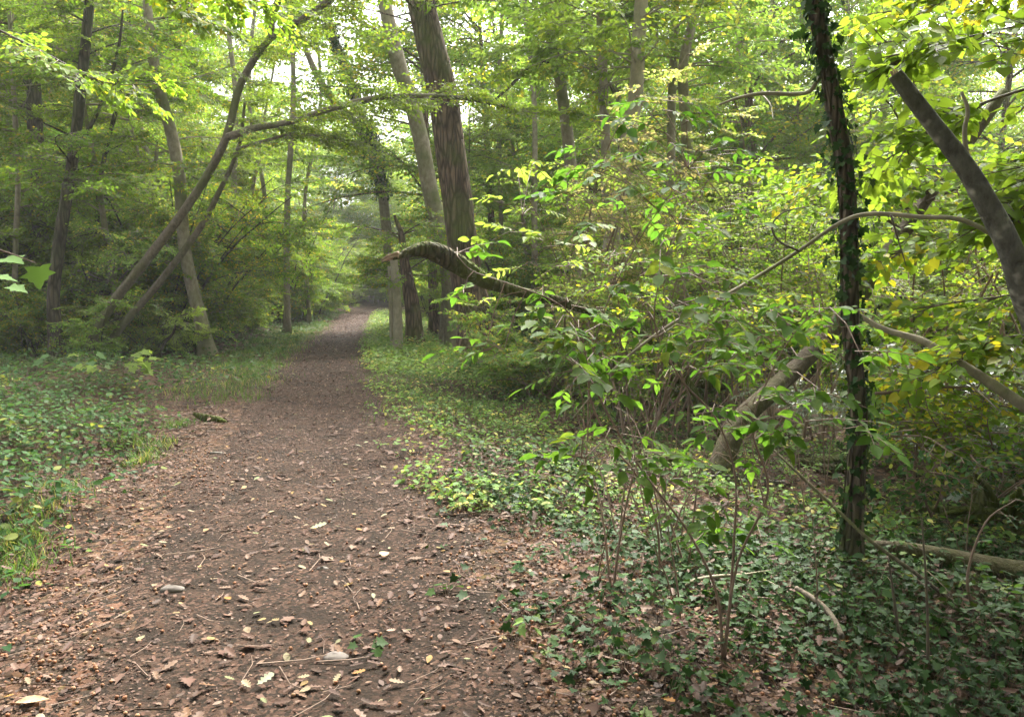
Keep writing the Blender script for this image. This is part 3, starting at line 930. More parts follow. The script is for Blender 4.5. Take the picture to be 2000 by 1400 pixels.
def full_tree(name, label, cat, trunk, R, bark, leafm, nb, lo, hi, L, per=8, extra=(), group=None, spr=SPR_MID, elev=(.1, .6), sprL=(.5, 1.0), shape='rhomb', **kw):
    lims = side_limbs(trunk, nb, lo, hi, L, elev)
    root = tree(name, label, cat, [(trunk, R, 'trunk')] + list(extra), bark, leafm,
                [(b[0], per, .15, sprL, (-.3, .25)) for b in lims] + [(e[0], 14, .3, sprL, (-.3, .2)) for e in extra if e[2] in ('branch', 'stem')],
                group, spr=spr, shape=shape, boughs=lims, **kw)
    return root


random.seed(21)
# big oak in the middle
T = rooted(poly([(950, 702), (935, 640), (916, 560), (900, 450), (885, 330), (866, 200), (842, 90), (822, 0), (800, -120), (770, -320), (740, -560)], 18.2))
full_tree('oak_tree', 'massive brown oak trunk with rough bark just right of the path', 'tree', T,
          [.50, .43, .37, .345, .34, .33, .31, .29, .27, .22, .12], BK['oak'], LM['horn'], 22, .62, .98, (3, 5), 9, spr=SPR_FAR, rough=.05, flare=.8, sides=24)
# paler trunk behind it
T = rooted(poly([(890, 680), (880, 560), (864, 460), (842, 380), (825, 290), (806, 210), (780, 130), (758, 40), (742, -60), (720, -300)], 21.5))
full_tree('ash_tree', 'pale mossy trunk leaning left close behind the massive oak', 'tree', T,
          [.26, .24, .22, .22, .21, .20, .19, .18, .16, .08], BK['grey'], LM['lime'], 16, .55, .98, (2, 4), 8, spr=SPR_FAR)
# ivy clad tree near the path end
T = rooted(poly([(775, 620), (762, 520), (752, 420), (742, 340), (722, 270), (695, 200), (665, 110), (640, 40), (615, -60), (590, -200)], 29))
F2 = poly([(735, 300), (690, 235), (650, 195), (618, 145), (590, 80)], 29)
root = full_tree('ivy_clad_tree', 'leaning forked tree wrapped in dark ivy near the far path', 'tree', T,
                 [.20, .19, .18, .175, .17, .16, .15, .14, .12, .07], BK['grey'], LM['horn'], 12, .6, .98, (2, 4), 8, extra=[(F2, [.16, .15, .14, .12, .08], 'fork')], spr=SPR_FAR)


def ivy_on(root, P, R, n, size, shape='ivy', out=.06, t0=0., t1=1., name='ivy', vines=True, mat='ivy'):
    P2, R2 = catmull(P, R, 8)
    g = Geo()
    t = (t0 + (t1 - t0) * rng.random(n)) * (len(P2) - 1)
    # clumps along the stem
    t = t + rng.normal(0, .4, n); t = np.clip(t, 0, len(P2) - 1.001)
    i = t.astype(int); f = (t - i)[:, None]
    C = P2[i] * (1 - f) + P2[np.minimum(i + 1, len(P2) - 1)] * f
    rr = R2[i]
    tan = P2[np.minimum(i + 1, len(P2) - 1)] - P2[i]; tan /= np.linalg.norm(tan, axis=1)[:, None] + 1e-9
    a = rng.random(n) * 2 * PI
    u = np.cross(tan, np.array([[0, 1., 0]])); u /= np.linalg.norm(u, axis=1)[:, None] + 1e-9
    w = np.cross(tan, u)
    nrm = np.cos(a)[:, None] * u + np.sin(a)[:, None] * w
    clump = .15 + .85 * (np.sin(t * 1.7 + 2.5 * np.cos(a)) * .5 + .5) ** 1.5
    off = rr * 1.04 + rng.random(n) ** 1.4 * out * clump
    Pp = C + nrm * off[:, None]
    D = np.array([[0, 0, -1.0]]) + rng.normal(0, .45, (n, 3)) + nrm * .35
    N = nrm + rng.normal(0, .35, (n, 3)) + np.array([[0, 0, .4]])
    leaves(g, Pp, D, N, rng.uniform(size[0], size[1], n), shape, 0)
    if vines:
        for v in range(3):
            ph = random.uniform(0, 6.28)
            Q = []
            for k in range(0, len(P2), 4):
                tt = P2[min(k + 1, len(P2) - 1)] - P2[max(k - 1, 0)]; tt /= np.linalg.norm(tt)
                uu = np.cross(tt, [0, 1, 0]); uu /= np.linalg.norm(uu); ww = np.cross(tt, uu)
                aa = ph + .5 * math.sin(k * .11 + v)
                Q.append(P2[k] + (uu * math.cos(aa) + ww * math.sin(aa)) * R2[k] * 1.03)
            tube(g, Q, np.full(len(Q), .007), 5, 3, 1)
    return g.build(name, [LM[mat], BK['ivyb']], root)


ivy_on(root, T, [.20, .19, .18, .175, .17, .16, .15, .14, .12, .07], 2600, (.07, .13), 'rhomb', .42, .27, .50, vines=False)
ivy_on(root, T, [.20, .19, .18, .175, .17, .16, .15, .14, .12, .07], 1600, (.07, .13), 'rhomb', .30, .55, .85, vines=False)

# arching tree on the left with the limb over the path
D0 = 16.0
T = rooted(poly([(160, 705), (185, 650), (225, 585), (285, 510), (350, 425), (400, 350), (435, 285), (450, 240), (468, 170), (500, 110), (528, 75)], D0, 15.5))
dd = 15.5
f1 = poly([(528, 75), (532, 35), (548, -10), (580, -70), (600, -150)], dd)
f2 = poly([(528, 75), (580, 45), (645, 0), (700, -60), (760, -120)], dd)
b1 = poly([(445, 268), (500, 250), (560, 240), (640, 215), (730, 192), (800, 188), (885, 190), (950, 200), (1045, 222)], dd, 13.8)
b2 = poly([(462, 292), (520, 275), (575, 262), (640, 268), (690, 275)], dd, 15)
s2 = rooted(poly([(190, 700), (235, 640), (300, 565), (355, 495), (400, 430), (430, 370), (452, 325), (470, 272), (478, 200)], 16.3, 15.8))
tree('arching_tree', 'arching mossy tree left of path with limb reaching over it', 'tree',
     [(T, [.13, .10, .092, .088, .084, .08, .075, .07, .066, .062, .058], 'trunk'), (f1, [.075, .07, .06, .05, .03], 'branch'), (f2, [.07, .065, .06, .05, .03], 'branch'),
      (b1, [.075, .065, .06, .055, .05, .045, .04, .03, .015], 'branch'), (b2, [.035, .03, .028, .02, .01], 'branch'), (s2, [.085, .078, .07, .066, .06, .05, .04, .035, .025], 'stem')],
     BK['arch'], LM['horn'],
     [(T, 14, .55, (.5, 1.1), (-.3, .3)), (f1, 26, .2, (.6, 1.2), (-.4, .3)), (f2, 34, .1, (.6, 1.2), (-.4, .2)), (b1, 70, .08, (.5, 1.1), (-.35, .3)), (b2, 26, .1, (.5, 1.0), (-.35, .1)), (s2, 14, .5, (.5, 1), (-.3, .2))],
     rough=.07, flare=.5, sides=14)

# pale curved tree behind it
T = rooted(poly([(405, 690), (395, 640), (378, 570), (362, 490), (355, 420), (350, 340), (335, 260), (315, 190), (300, 120), (290, 40), (285, -80), (280, -220)], 17.6))
full_tree('curved_tree', 'pale curved trunk standing behind the arching tree on left', 'tree', T,
          [.19, .155, .14, .13, .13, .125, .12, .115, .11, .10, .08, .04], BK['grey'], LM['horn'], 24, .42, .98, (1.2, 2.6), 8)
# dark bent trunk further left with steep side stems
T = rooted(poly([(112, 668), (105, 610), (106, 550), (118, 460), (132, 370), (142, 310), (155, 200), (165, 110), (175, 0), (180, -120), (180, -250)], 15.6))
e1 = poly([(148, 300), (185, 230), (210, 170), (232, 90), (240, 20)], 15.6)
full_tree('dark_stemmed_tree', 'dark bent trunk with a steep side stem near left edge', 'tree', T,
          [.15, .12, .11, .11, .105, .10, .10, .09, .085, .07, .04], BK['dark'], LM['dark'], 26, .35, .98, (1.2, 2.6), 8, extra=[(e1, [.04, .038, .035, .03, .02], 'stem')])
for k, (pts, r, lab) in enumerate([
        ([(200, 320), (222, 220), (240, 120), (250, 40), (255, -60)], .035, None),
        ([(235, 290), (262, 225), (272, 175), (266, 110), (262, 20)], .03, None)]):
    pass
T = rooted(poly([(205, 690), (195, 560), (190, 420), (205, 300), (228, 210), (243, 130), (252, 30), (255, -100)], 18.5))
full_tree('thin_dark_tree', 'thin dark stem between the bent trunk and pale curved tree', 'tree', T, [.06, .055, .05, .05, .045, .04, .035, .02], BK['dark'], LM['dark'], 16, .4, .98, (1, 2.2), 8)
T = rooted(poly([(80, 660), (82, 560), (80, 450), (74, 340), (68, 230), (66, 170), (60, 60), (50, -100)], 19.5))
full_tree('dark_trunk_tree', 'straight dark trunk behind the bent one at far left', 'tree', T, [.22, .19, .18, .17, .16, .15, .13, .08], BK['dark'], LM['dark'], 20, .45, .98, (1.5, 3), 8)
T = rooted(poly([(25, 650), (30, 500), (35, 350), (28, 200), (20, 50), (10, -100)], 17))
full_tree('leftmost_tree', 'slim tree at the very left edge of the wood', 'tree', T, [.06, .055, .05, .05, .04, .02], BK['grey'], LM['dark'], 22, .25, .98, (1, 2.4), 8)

# right hand trunks, standing back
specs = [
    ('pale_trunk_tree', 'pale straight trunk, thickest of the far right group', [(1185, 640), (1190, 520), (1205, 400), (1225, 280), (1240, 190), (1247, 90), (1253, 0), (1262, -150), (1270, -320)], 15.5, [.17, .15, .145, .14, .135, .125, .12, .10, .05], 'pale', 'lime', (1.5, 3)),
    ('slim_grey_tree', 'slim grey trunk just left of the pale straight trunk', [(1195, 640), (1190, 500), (1185, 380), (1182, 260), (1178, 170), (1175, 80), (1172, 0), (1168, -150)], 17, [.12, .11, .105, .10, .10, .095, .09, .05], 'grey', 'pale', (1.4, 3)),
    ('broken_top_tree', 'grey trunk with a bare side limb above the turning leaves', [(1130, 660), (1125, 520), (1118, 380), (1108, 260), (1095, 165), (1082, 95), (1075, 30), (1070, -80)], 19, [.16, .15, .14, .14, .135, .12, .10, .05], 'grey', 'pale', (1.4, 3)),
    ('forked_tree', 'slender grey trunk bending right above the bushes', [(1320, 640), (1330, 520), (1337, 400), (1342, 280), (1336, 200), (1334, 130), (1348, 60), (1366, 0), (1385, -100), (1400, -260)], 16.5, [.12, .12, .115, .11, .105, .10, .095, .09, .07, .04], 'grey', 'pale', (1.4, 3)),
    ('straight_thin_tree', 'thin straight trunk left beside the bending grey trunk', [(1305, 640), (1308, 500), (1310, 350), (1312, 200), (1316, 100), (1320, 0), (1325, -160)], 19, [.11, .105, .10, .10, .095, .09, .05], 'grey', 'pale', (1.4, 3)),
]
for nm, lab, pts, d, R, bk, lf, L in specs:
    T = rooted(poly(pts, d))
    full_tree(nm, lab, 'tree', T, R, BK[bk], LM[lf], 20, .55, .98, L, 7, spr=SPR_FAR)
for i, (px, w) in enumerate([(1430, .08), (1500, .07), (1560, .09), (1610, .07), (1740, .08), (1045, .08), (980, .07), (560, .08), (515, .07), (605, .06), (460, .08)]):
    d = random.uniform(26, 34)
    T = rooted(poly([(px, 640), (px + random.gauss(0, 6), 400), (px + random.gauss(0, 14), 200), (px + random.gauss(0, 20), 0), (px + random.gauss(0, 20), -150)], d))
    full_tree('background_tree', 'slim trunk far back in the pale wood ' + ('on the right' if px > 900 else 'left of the far path'), 'tree', T, [w * 1.4, w * 1.2, w, w, w * .5], BK['grey'], LM['pale'], 16, .3, .98, (1.5, 3.2), 7,
              group='slim far trunks ' + ('on the right' if px > 900 else 'left of the path'), spr=SPR_FAR)

# small trunks by the path, left of the oak
T = rooted(poly([(812, 655), (806, 610), (798, 560), (790, 510), (784, 460), (770, 420)], 20.5))
full_tree('stout_dark_tree', 'short dark stout trunk between the grey posts and the oak', 'tree', T, [.22, .2, .17, .12, .08, .03], BK['oak'], LM['horn'], 20, .4, .98, (1, 2.2), 8)
T = rooted(poly([(777, 662), (776, 600), (772, 540), (768, 500)], 19.5))
tree('grey_sapling', 'grey upright bare stem at the right edge of the path', 'young tree', [(T, [.12, .10, .10, .085], 'trunk')], BK['pale'])
T = rooted(poly([(765, 652), (763, 590), (760, 520)], 20.3))
tree('pale_sapling', 'thin pale yellowish stem left of the grey upright stem', 'young tree', [(T, [.05, .045, .04], 'trunk')], BK['pale'])
T = rooted(poly([(862, 655), (866, 590), (870, 520)], 22))
tree('bare_sapling', 'short slender stem in shade left of the oak base', 'young tree', [(T, [.09, .07, .05], 'trunk')], BK['grey'])
for i, (px, r) in enumerate([(643, .10), (652, .07), (663, .09), (688, .06)]):
    T = rooted(poly([(px, 598), (px + 2, 560), (px + random.gauss(3, 5), 480)], 52 + i))
    tree('dark_sapling', 'dark stem in the shade where the path ends', 'young tree', [(T, [r * 1.2, r, r * .8], 'trunk')], BK['dark'], group='dark stems at the path end')

# broken mossy limb arching left in front of the oak
T = poly([(1430, 760), (1300, 690), (1190, 625), (1100, 590), (1010, 568), (950, 548), (905, 522), (868, 502), (832, 488), (798, 494), (768, 505)], 9.5, 8.2)
T[0][2] = gh(T[0][0], T[0][1]) + .0
root = empty('broken_limb', (T[0][0], T[0][1], float(gh(T[0][0], T[0][1]))), 'broken mossy fallen limb arching left in front of the oak', 'branch')
g = Geo(); tube(g, T, [.05, .05, .048, .05, .062, .082, .098, .104, .090, .058, .020], 12, 6, 0, .16); g.build('limb', BK['moss'], root)
g = Geo()
for k in range(7):
    e = T[-1] + np.array([random.uniform(-.14, -.03), random.gauss(0, .03), random.uniform(-.07, .02)])
    s_ = T[-2] * .35 + T[-1] * .65 + np.array([0, random.gauss(0, .02), random.gauss(0, .02)])
    tube(g, [s_, (s_ + e) / 2 + np.array([0, 0, .01]), e], [.025, .018, .003], 5, 2)
g.build('torn_end', BK['wood'], root)
g = Geo()
P2, _ = catmull(T[4:], np.ones(7), 8)
n = 1500; i = rng.integers(0, len(P2), n); a = rng.uniform(.2, 2.9, n)
Pp = P2[i] + np.stack([0 * a, np.cos(a) * .11, np.sin(a) * .11], -1)
leaves(g, Pp, np.stack([rng.normal(0, 1, n), rng.normal(0, 1, n), np.full(n, .9)], -1), rng.normal(0, 1, (n, 3)), rng.uniform(.008, .02, n), 'rhomb')
g.build('moss', [LM['grass']], root)

# ---- near right: ivy trunk
bp = ong(1662, 1100); d = bp[1]
pts = [(1662, 1100), (1668, 1000), (1674, 900), (1678, 800), (1668, 700), (1661, 600), (1660, 500), (1658, 420), (1650, 320), (1632, 220), (1614, 120), (1600, 50), (1588, -30), (1572, -150), (1550, -400), (1540, -800), (1560, -1250), (1590, -1750)]
T = rooted(poly(pts, d, d + .25)); R = [.072, .060, .055, .052, .050, .049, .048, .047, .046, .050, .048, .047, .046, .045, .043, .040, .032, .015]
lims = side_limbs(T, 16, .84, .99, (1.2, 2.4))  # crown above the view, enlarged to shade the near right floor
root = tree('ivy_tree', 'slim dark trunk wrapped in ivy standing nearest on the right', 'tree', [(T, R, 'trunk')], BK['ivyb'], LM['lime'],
            [(b[0], 9, .2, (.6, 1.0), (-.3, .2)) for b in lims], boughs=lims, rough=.05, flare=.3, sides=16, spr=SPR_LIME, shape='heart')
ivy_on(root, T, R, 720, (.030, .066), 'ivy', .15, .02, .80)
ivy_on(root, T, R, 380, (.02, .04), 'ivy', .05, .02, .80, vines=False)

# broken pole leaning in from the right
dp = 3.6
pts = [(2420, 1120, 4.4), (2200, 900, 4.1), (2070, 720, 3.8), (2010, 600, 3.65), (1975, 490, dp), (1935, 410, dp), (1885, 325, dp), (1820, 240, dp), (1770, 175, dp), (1748, 145, dp)]
T = poly(pts, dp); T[0][2] = gh(T[0][0], T[0][1]) - .1
root = empty('broken_pole_tree', (T[0][0], T[0][1], float(gh(T[0][0], T[0][1]))), 'bare dead trunk with snapped top leaning in at the right edge', 'dead tree')
g = Geo(); P2, R2 = tube(g, T, [.075, .07, .062, .056, .053, .049, .042, .036, .033, .030], 18, 10, 0, .045)
g.build('trunk', BK['dead'], root)
g = Geo(); tube(g, poly([(1925, 375), (1905, 345), (1888, 300), (1884, 255), (1890, 215), (1878, 180)], dp + .02), [.02, .017, .012, .010, .009, .006], 8, 5, 0, .08)
g.build('branch', BK['pale'], root)
g = Geo()
for k in range(6):
    q = T[-1] + np.array([random.gauss(0, .012), random.gauss(0, .012), 0]); tube(g, [q - np.array([-.02, 0, .03]), q + np.array([-.012, 0, random.uniform(.005, .03)])], [.009, .002], 5, 2)
g.build('snapped_top', BK['wood'], root)

# long bent bare branch in front of the ivy trunk
dq = 3.9
T = poly([(1995, 500), (1960, 472), (1880, 430), (1800, 424), (1700, 418), (1640, 436), (1560, 490), (1480, 540), (1400, 586), (1300, 640), (1200, 720), (1120, 815)], dq, 4.4)
root = empty('bent_branch', tuple(T[-1]), 'long thin bare branch arching across in front of ivy trunk', 'branch')
g = Geo(); tube(g, T, [.014, .013, .012, .0115, .011, .0105, .010, .010, .009, .008, .006, .003], 9, 7, 0, .06); g.build('main_branch', BK['pale'], root)
for pts in ([(1560, 490), (1520, 470), (1508, 440), (1530, 415), (1570, 405)], [(1740, 420), (1755, 470), (1770, 520)], [(1400, 586), (1440, 590), (1500, 600)]):
    g = Geo(); tube(g, poly(pts, dq), np.linspace(.006, .002, len(pts)), 6, 4); g.build('twig', BK['twig'], root)

# leaning trunk at middle right
T = poly([(1395, 885), (1440, 830), (1500, 770), (1560, 715), (1615, 655), (1670, 590), (1740, 490), (1800, 400), (1875, 300), (1960, 180)], 7.2, 9.5)
T[0][2] = gh(T[0][0], T[0][1]) - .05
full_tree('leaning_tree', 'thick mossy trunk leaning steeply right behind the ivy trunk', 'tree', T, [.105, .10, .095, .092, .088, .085, .085, .08, .07, .06], BK['lean'], LM['lime'], 12, .7, .98, (1.0, 2.2), 7,
          spr=SPR_LIME, shape='hex', rough=.08, flare=.08)

# fallen log, bottom right
T = poly([(1700, 1078), (1760, 1100), (1850, 1122), (1930, 1138), (2010, 1150), (2150, 1170), (2300, 1195)], ong(1700, 1095)[1] + .12, ong(1700, 1095)[1] - .35)
for p in T: p[2] = max(p[2], gh(p[0], p[1]) + .07)
root = empty('fallen_log', tuple(T[3]), 'brown fallen log on the ground right of the ivy trunk', 'log')
g = Geo(); tube(g, T, [.045, .06, .066, .07, .072, .072, .07], 14, 8, 0, .09); g.build('log', BK['lean'], root)


def stick(name, label, pts, d0, d1, R, bark, twigs=(), n=9, rough=.06, hug=True, cat='stick', lift=0.0):
    T = poly(pts, d0, d1)
    if hug:
        for p, r in zip(T, R):
            p[2] = max(p[2], gh(p[0], p[1]) + r * .6 + lift)
    root = empty(name, tuple(T[0]), label, cat)
    g = Geo(); tube(g, T, R, n, 6, 0, rough); g.build('stick', bark, root)
    for tp, r in twigs:
        g = Geo(); tube(g, poly(tp, d0, d1), np.linspace(r, r * .4, len(tp)), 6, 4); g.build('twig', bark, root)
    return root


def dg(px, py): return ong(px, py)[1]


stick('leaning_pole', 'thin greenish pole leaning behind and past the ivy trunk base', [(1500, 868), (1560, 925), (1640, 1000), (1700, 1055), (1790, 1120), (1885, 1197)], 5.2, dg(1885, 1197), [.007, .009, .0105, .011, .011, .009], BK['lean'])
stick('curved_stick', 'pale curved stick with bark rings standing out of the ivy', [(1555, 1148), (1590, 1178), (1615, 1215), (1632, 1250), (1643, 1290)], dg(1555, 1190), dg(1643, 1290), [.013, .014, .014, .013, .013], BK['stick'],
      [([(1583, 1172), (1600, 1155), (1612, 1148)], .005)], lift=.09)
stick('forked_stick', 'pale brown forked stick lying across the stems', [(1330, 1147), (1360, 1132), (1400, 1125), (1450, 1122), (1505, 1113)], dg(1350, 1160), dg(1500, 1150), [.007, .010, .010, .008, .004], BK['pale'])
stick('thin_stick', 'thin long stick sloping down right beside the curved stick', [(1440, 1115), (1500, 1135), (1560, 1170), (1600, 1200)], dg(1440, 1140), dg(1600, 1210), [.006, .006, .005, .004], BK['pale'])
stick('cut_stick', 'short pale stick end at the bottom right of the frame', [(1713, 1360), (1740, 1380), (1775, 1405)], dg(1713, 1365), dg(1775, 1405), [.012, .014, .014], BK['dead'])
stick('mossy_stick', 'mossy dark stick lying on the left edge of the path', [(378, 808), (400, 815), (425, 820), (442, 824)], dg(400, 822), dg(442, 826), [.02, .045, .04, .012], BK['moss'], rough=.2)
stick('short_path_stick', 'short grey stick lying on the path below the mossy one', [(405, 884), (425, 884), (442, 886)], dg(425, 888), dg(442, 888), [.008, .01, .006], BK['dead'])
stick('dark_bent_stick', 'dark bent stick poking up between left trees', [(312, 697), (320, 672), (338, 650), (345, 625)], 16.4, 16.4, [.03, .03, .025, .015], BK['dark'], hug=False)
stick('right_bare_limb', 'dark bare limb falling to the right edge below the pole', [(1640, 590), (1720, 640), (1800, 665), (1860, 700), (1930, 745), (2010, 800), (2090, 860)], 6.4, 5.4, [.012, .022, .028, .032, .036, .040, .042], BK['grey'],
      [([(1780, 690), (1850, 715), (1900, 755), (1950, 800)], .012)], hug=False, cat='branch')
stick('low_bare_branch', 'thin brown bare branch lying level right of the ivy trunk', [(1710, 768), (1740, 766), (1790, 758), (1850, 756), (1905, 757)], 6.2, 6.2, [.012, .014, .013, .011, .007], BK['stem'], hug=False, cat='branch')
stick('dark_side_log', 'dark thin log lying behind the large leaved sapling', [(1300, 735), (1340, 745), (1390, 752), (1425, 756)], 10.5, 10.5, [.05, .06, .055, .03], BK['moss'], rough=.15, hug=False, cat='log')
stick('upper_bare_branch', 'bare curved branch left of the ivy trunk near the top', [(1405, 205), (1440, 192), (1490, 183), (1550, 184), (1582, 178), (1600, 150)], 5.6, 5.0, [.006, .011, .013, .014, .013, .012], BK['grey'],
      [([(1490, 186), (1505, 205), (1510, 235)], .005)], hug=False, cat='branch')
stick('crossing_branch', 'thin dark branch rising right of the oak towards grey trunk', [(955, 205), (990, 175), (1010, 155), (1040, 130), (1080, 118)], 16, 18.5, [.02, .03, .035, .04, .045], BK['dark'], hug=False, cat='branch')
for k, (a_, b_) in enumerate([((1240, 905), (1330, 915)), ((1560, 915), (1650, 905)), ((1590, 925), (1660, 930))]):
    pa = ong(*a_); pb = ong(*b_)
    root = empty('small_log', tuple(pa), ['short mossy rotten log in the ivy behind the sapling', 'mossy split log in the brush left of the ivy trunk', 'lower rotten log in the brush left of the ivy trunk'][k], 'log')
    m_ = (pa + pb) / 2
    for p in (pa, pb, m_): p[2] = gh(p[0], p[1]) + .05
    g = Geo(); tube(g, [pa, m_, pb], [.05, .06, .045], 12, 8, 0, .2); g.build('log', BK['moss'], root)

# dark root plate at the right edge
c = ong(1960, 1040)
root = empty('root_plate', tuple(c), 'dark overturned root plate in shade at the right edge', 'tree stump')
g = Geo()
for k in range(22):
    a = random.uniform(0, 6.28); e = random.uniform(-.1, 1.0)
    P, R_ = limb(c + np.array([0, 0, .05]), a, e, random.uniform(.3, .75), random.uniform(.05, .09), -.6, .15, 5)
    tube(g, P, R_, 8, 3, 0, .15)
g.build('roots', BK['moss'], root)

# ------------------------------------------------------------------ near leafy things on the right
def overhang(name, label, cat, limbs_px, mat, n, Lr=(.4, .8), spr=SPR_LIME, shape='heart', pit=(-.4, .1), rad=.014, bark='twig', group=None, leafscale=1.0):
    """limbs that hang into view from a tree outside the frame"""
    root = empty(name, tuple(poly(limbs_px[0], 1)[0] * 0 + at(*limbs_px[0][0])), label, cat, group)
    gb = Geo(); gc = Geo()
    for pts in limbs_px:
        P = poly(pts, 1)
        P2, _ = tube(gb, P, np.linspace(rad, rad * .25, len(P)), 7, 5, 0, .05)
        T, M, S = sprays_on(P2, n, .05, Lr, 1.2, pit)
        place_sprays(gc, spr, T, M, S, shape, 0, 1, True, 1.0, leafscale)
    gb.build('branch', BK[bark], root)
    gc.build('foliage', [LM[mat], BK[bark]], root)
    return root


overhang('lime_branches', 'yellow green lime branches hanging over the top right corner', 'branches',
         [[(2250, -100, 5.0), (2100, 20, 5.0), (1950, 60, 5.0), (1820, 90, 5.0), (1740, 130, 5.2)],
          [(2250, 100, 5.4), (2050, 160, 5.4), (1900, 210, 5.6), (1800, 270, 5.8), (1720, 340, 6.0)],
          [(2200, -150, 6.0), (2000, -60, 6.0), (1850, 0, 6.2), (1720, 40, 6.4)],
          [(2300, 250, 4.6), (2150, 300, 4.6), (2050, 360, 4.6), (1960, 440, 4.8)]], 'lime', 20)
overhang('lime_branches', 'broad leaved branches spreading behind the leaning dead trunk', 'branches',
         [[(2300, 420, 6.0), (2100, 430, 6.2), (1950, 450, 6.4), (1800, 470, 6.6), (1720, 520, 6.8)],
          [(2300, 560, 6.6), (2100, 560, 6.8), (1950, 580, 7.0), (1820, 600, 7.2), (1740, 640, 7.4)],
          [(2300, 330, 7.4), (2080, 310, 7.6), (1900, 330, 7.8), (1780, 370, 8.0)],
          [(2200, 640, 5.6), (2080, 650, 5.6), (1960, 660, 5.8), (1880, 700, 6.0)]], 'lime', 20)
overhang('left_overhanging_branch', 'light green branch with yellow leaves hanging at top left', 'branches',
         [[(-100, -160, 7.5), (60, -120, 7.5), (200, -60, 7.5), (330, 0, 7.5), (420, 40, 7.5)],
          [(100, -160, 8.0), (260, -80, 8.0), (380, -40, 8.0), (520, 10, 8.0)],
          [(-60, 30, 8.5), (80, 100, 8.5), (200, 160, 8.5), (300, 165, 8.5)]], 'lime', 16, (.4, .8), SPR_MID, 'ovate', (-.5, .05))


def shrub_at(name, label, px, py, mat, n_st, hgt, spr, shape, per, d=None, leafscale=1.0, lean=(.7, 1.4), sprL=(.35, .7), cat='bush', bark='stem', width=.15, lo=.2):
    b = ong(px, py)
    if d: b = at(px, py, d); b[2] = gh(b[0], b[1])
    root = empty(name, tuple(b), label, cat)
    gb = Geo(); gc = Geo()
    for k in range(n_st):
        P, R = limb(b + np.array([random.gauss(0, width), random.gauss(0, width), -.05]), random.uniform(0, 6.28), random.uniform(*lean), random.uniform(hgt * .7, hgt * 1.15), .006 + .004 * hgt, -.45, .07, 7)
        P, R = tube(gb, P, R, 6, 3)
        T, M, S = sprays_on(P, per, lo, sprL, 1.6, (-.2, .4))
        place_sprays(gc, spr, T, M, S, shape, 0, 1, True, 1.0, leafscale)
    gb.build('stem', BK[bark], root)
    gc.build('foliage', [LM[mat], BK[bark]], root)
    return root


SPR_WIL = [make_spray(.9, 9, .035, .085, .2, 50 + i, .6, sidel=.35) for i in range(3)]
shrub_at('silver_shrub', 'silvery grey leaved shrub glinting at middle right', 1850, 830, 'silver', 16, 1.6, SPR_WIL, 'lance', 12, d=9.0, lean=(.4, 1.3), width=.5, leafscale=.8)
shrub_at('silver_shrub', 'silvery shrub reaching to the right edge of the frame', 2010, 850, 'silver', 14, 1.5, SPR_WIL, 'lance', 12, d=8.4, lean=(.4, 1.3), width=.5, leafscale=.8)
random.seed(52)
for px, d_, lab in [(1010, 14.5, 'low pale green bush just right of the oak base'), (1130, 12.0, 'low pale bush behind the stems of the tall sapling'), (1230, 13.5, 'low pale bush below the pale straight trunk'), (1340, 12.5, 'low pale bush below the bending grey trunk')]:
    shrub_at('leafy_bush', lab, px, 700, 'herbl', 9, 1.3, SPR_MID, 'hex', 12, d=d_, lean=(.6, 1.4), width=.4, leafscale=.9)
shrub_at('turning_bush', 'tall bush with pinkish and cream turning leaves right of oak', 1130, 700, 'autumn', 11, 5.2, SPR_MID, 'rhomb', 18, d=13.5, lean=(1.1, 1.45), sprL=(.5, .9), width=.3)
shrub_at('leafy_bush', 'tall yellow green bush right behind the large leaved sapling', 1300, 780, 'lime', 9, 3.6, SPR_LIME, 'hex', 13, d=10.0, lean=(.9, 1.45), width=.3, leafscale=.8)
shrub_at('leafy_bush', 'tall yellow green bush between sapling and ivy trunk', 1500, 780, 'lime', 9, 3.4, SPR_LIME, 'hex', 13, d=10.5, lean=(.9, 1.45), width=.3, leafscale=.8)
shrub_at('leafy_bush', 'pale leafy bush under the broken mossy limb', 1060, 700, 'pale', 8, 2.2, SPR_MID, 'rhomb', 12, d=12.8, width=.3)
shrub_at('leafy_bush', 'loose bush of heart shaped leaves right of ivy trunk', 1790, 900, 'lime', 8, 2.2, SPR_LIME, 'heart', 10, d=7.6, lean=(.7, 1.4), width=.3, leafscale=.8)
shrub_at('leafy_bush', 'bright bush low at the right edge beside root plate', 1930, 900, 'herb', 8, 1.2, SPR_LIME, 'ovate', 10, d=6.2, lean=(.5, 1.3), width=.3, leafscale=.7)

for px, d_, n_, h_, mt, sh, lab in [
        (1400, 9.5, 7, 2.6, 'lime', 'hex', 'airy bush with small round leaves left of the leaning trunk'),
        (1250, 10.5, 7, 2.8, 'pale', 'hex', 'airy pale bush behind the foreground sapling stems'),
        (1620, 9.5, 9, 3.2, 'lime', 'hex', 'tall airy bush showing on both sides of ivy trunk'),
        (1760, 11.0, 10, 4.2, 'lime', 'hex', 'tall yellow green bush behind the snapped dead trunk'),
        (1950, 10.0, 10, 4.0, 'lime', 'hex', 'tall dense bush at the far right behind dead trunk'),
        (1860, 6.9, 7, 1.6, 'lime', 'heart', 'low heart leaved bush between ivy trunk and right edge'),
        (1450, 12.5, 10, 4.5, 'pale', 'hex', 'tall pale bush under the bright sky gaps right of centre'),
        (1200, 12.0, 9, 3.6, 'pale', 'hex', 'pale green bush below the turning leaves')]:
    shrub_at('leafy_bush', lab, px, 700, mt, n_, h_, SPR_LIME, sh, 13, d=d_, lean=(1.0, 1.45), width=.35, leafscale=.65, lo=.45)

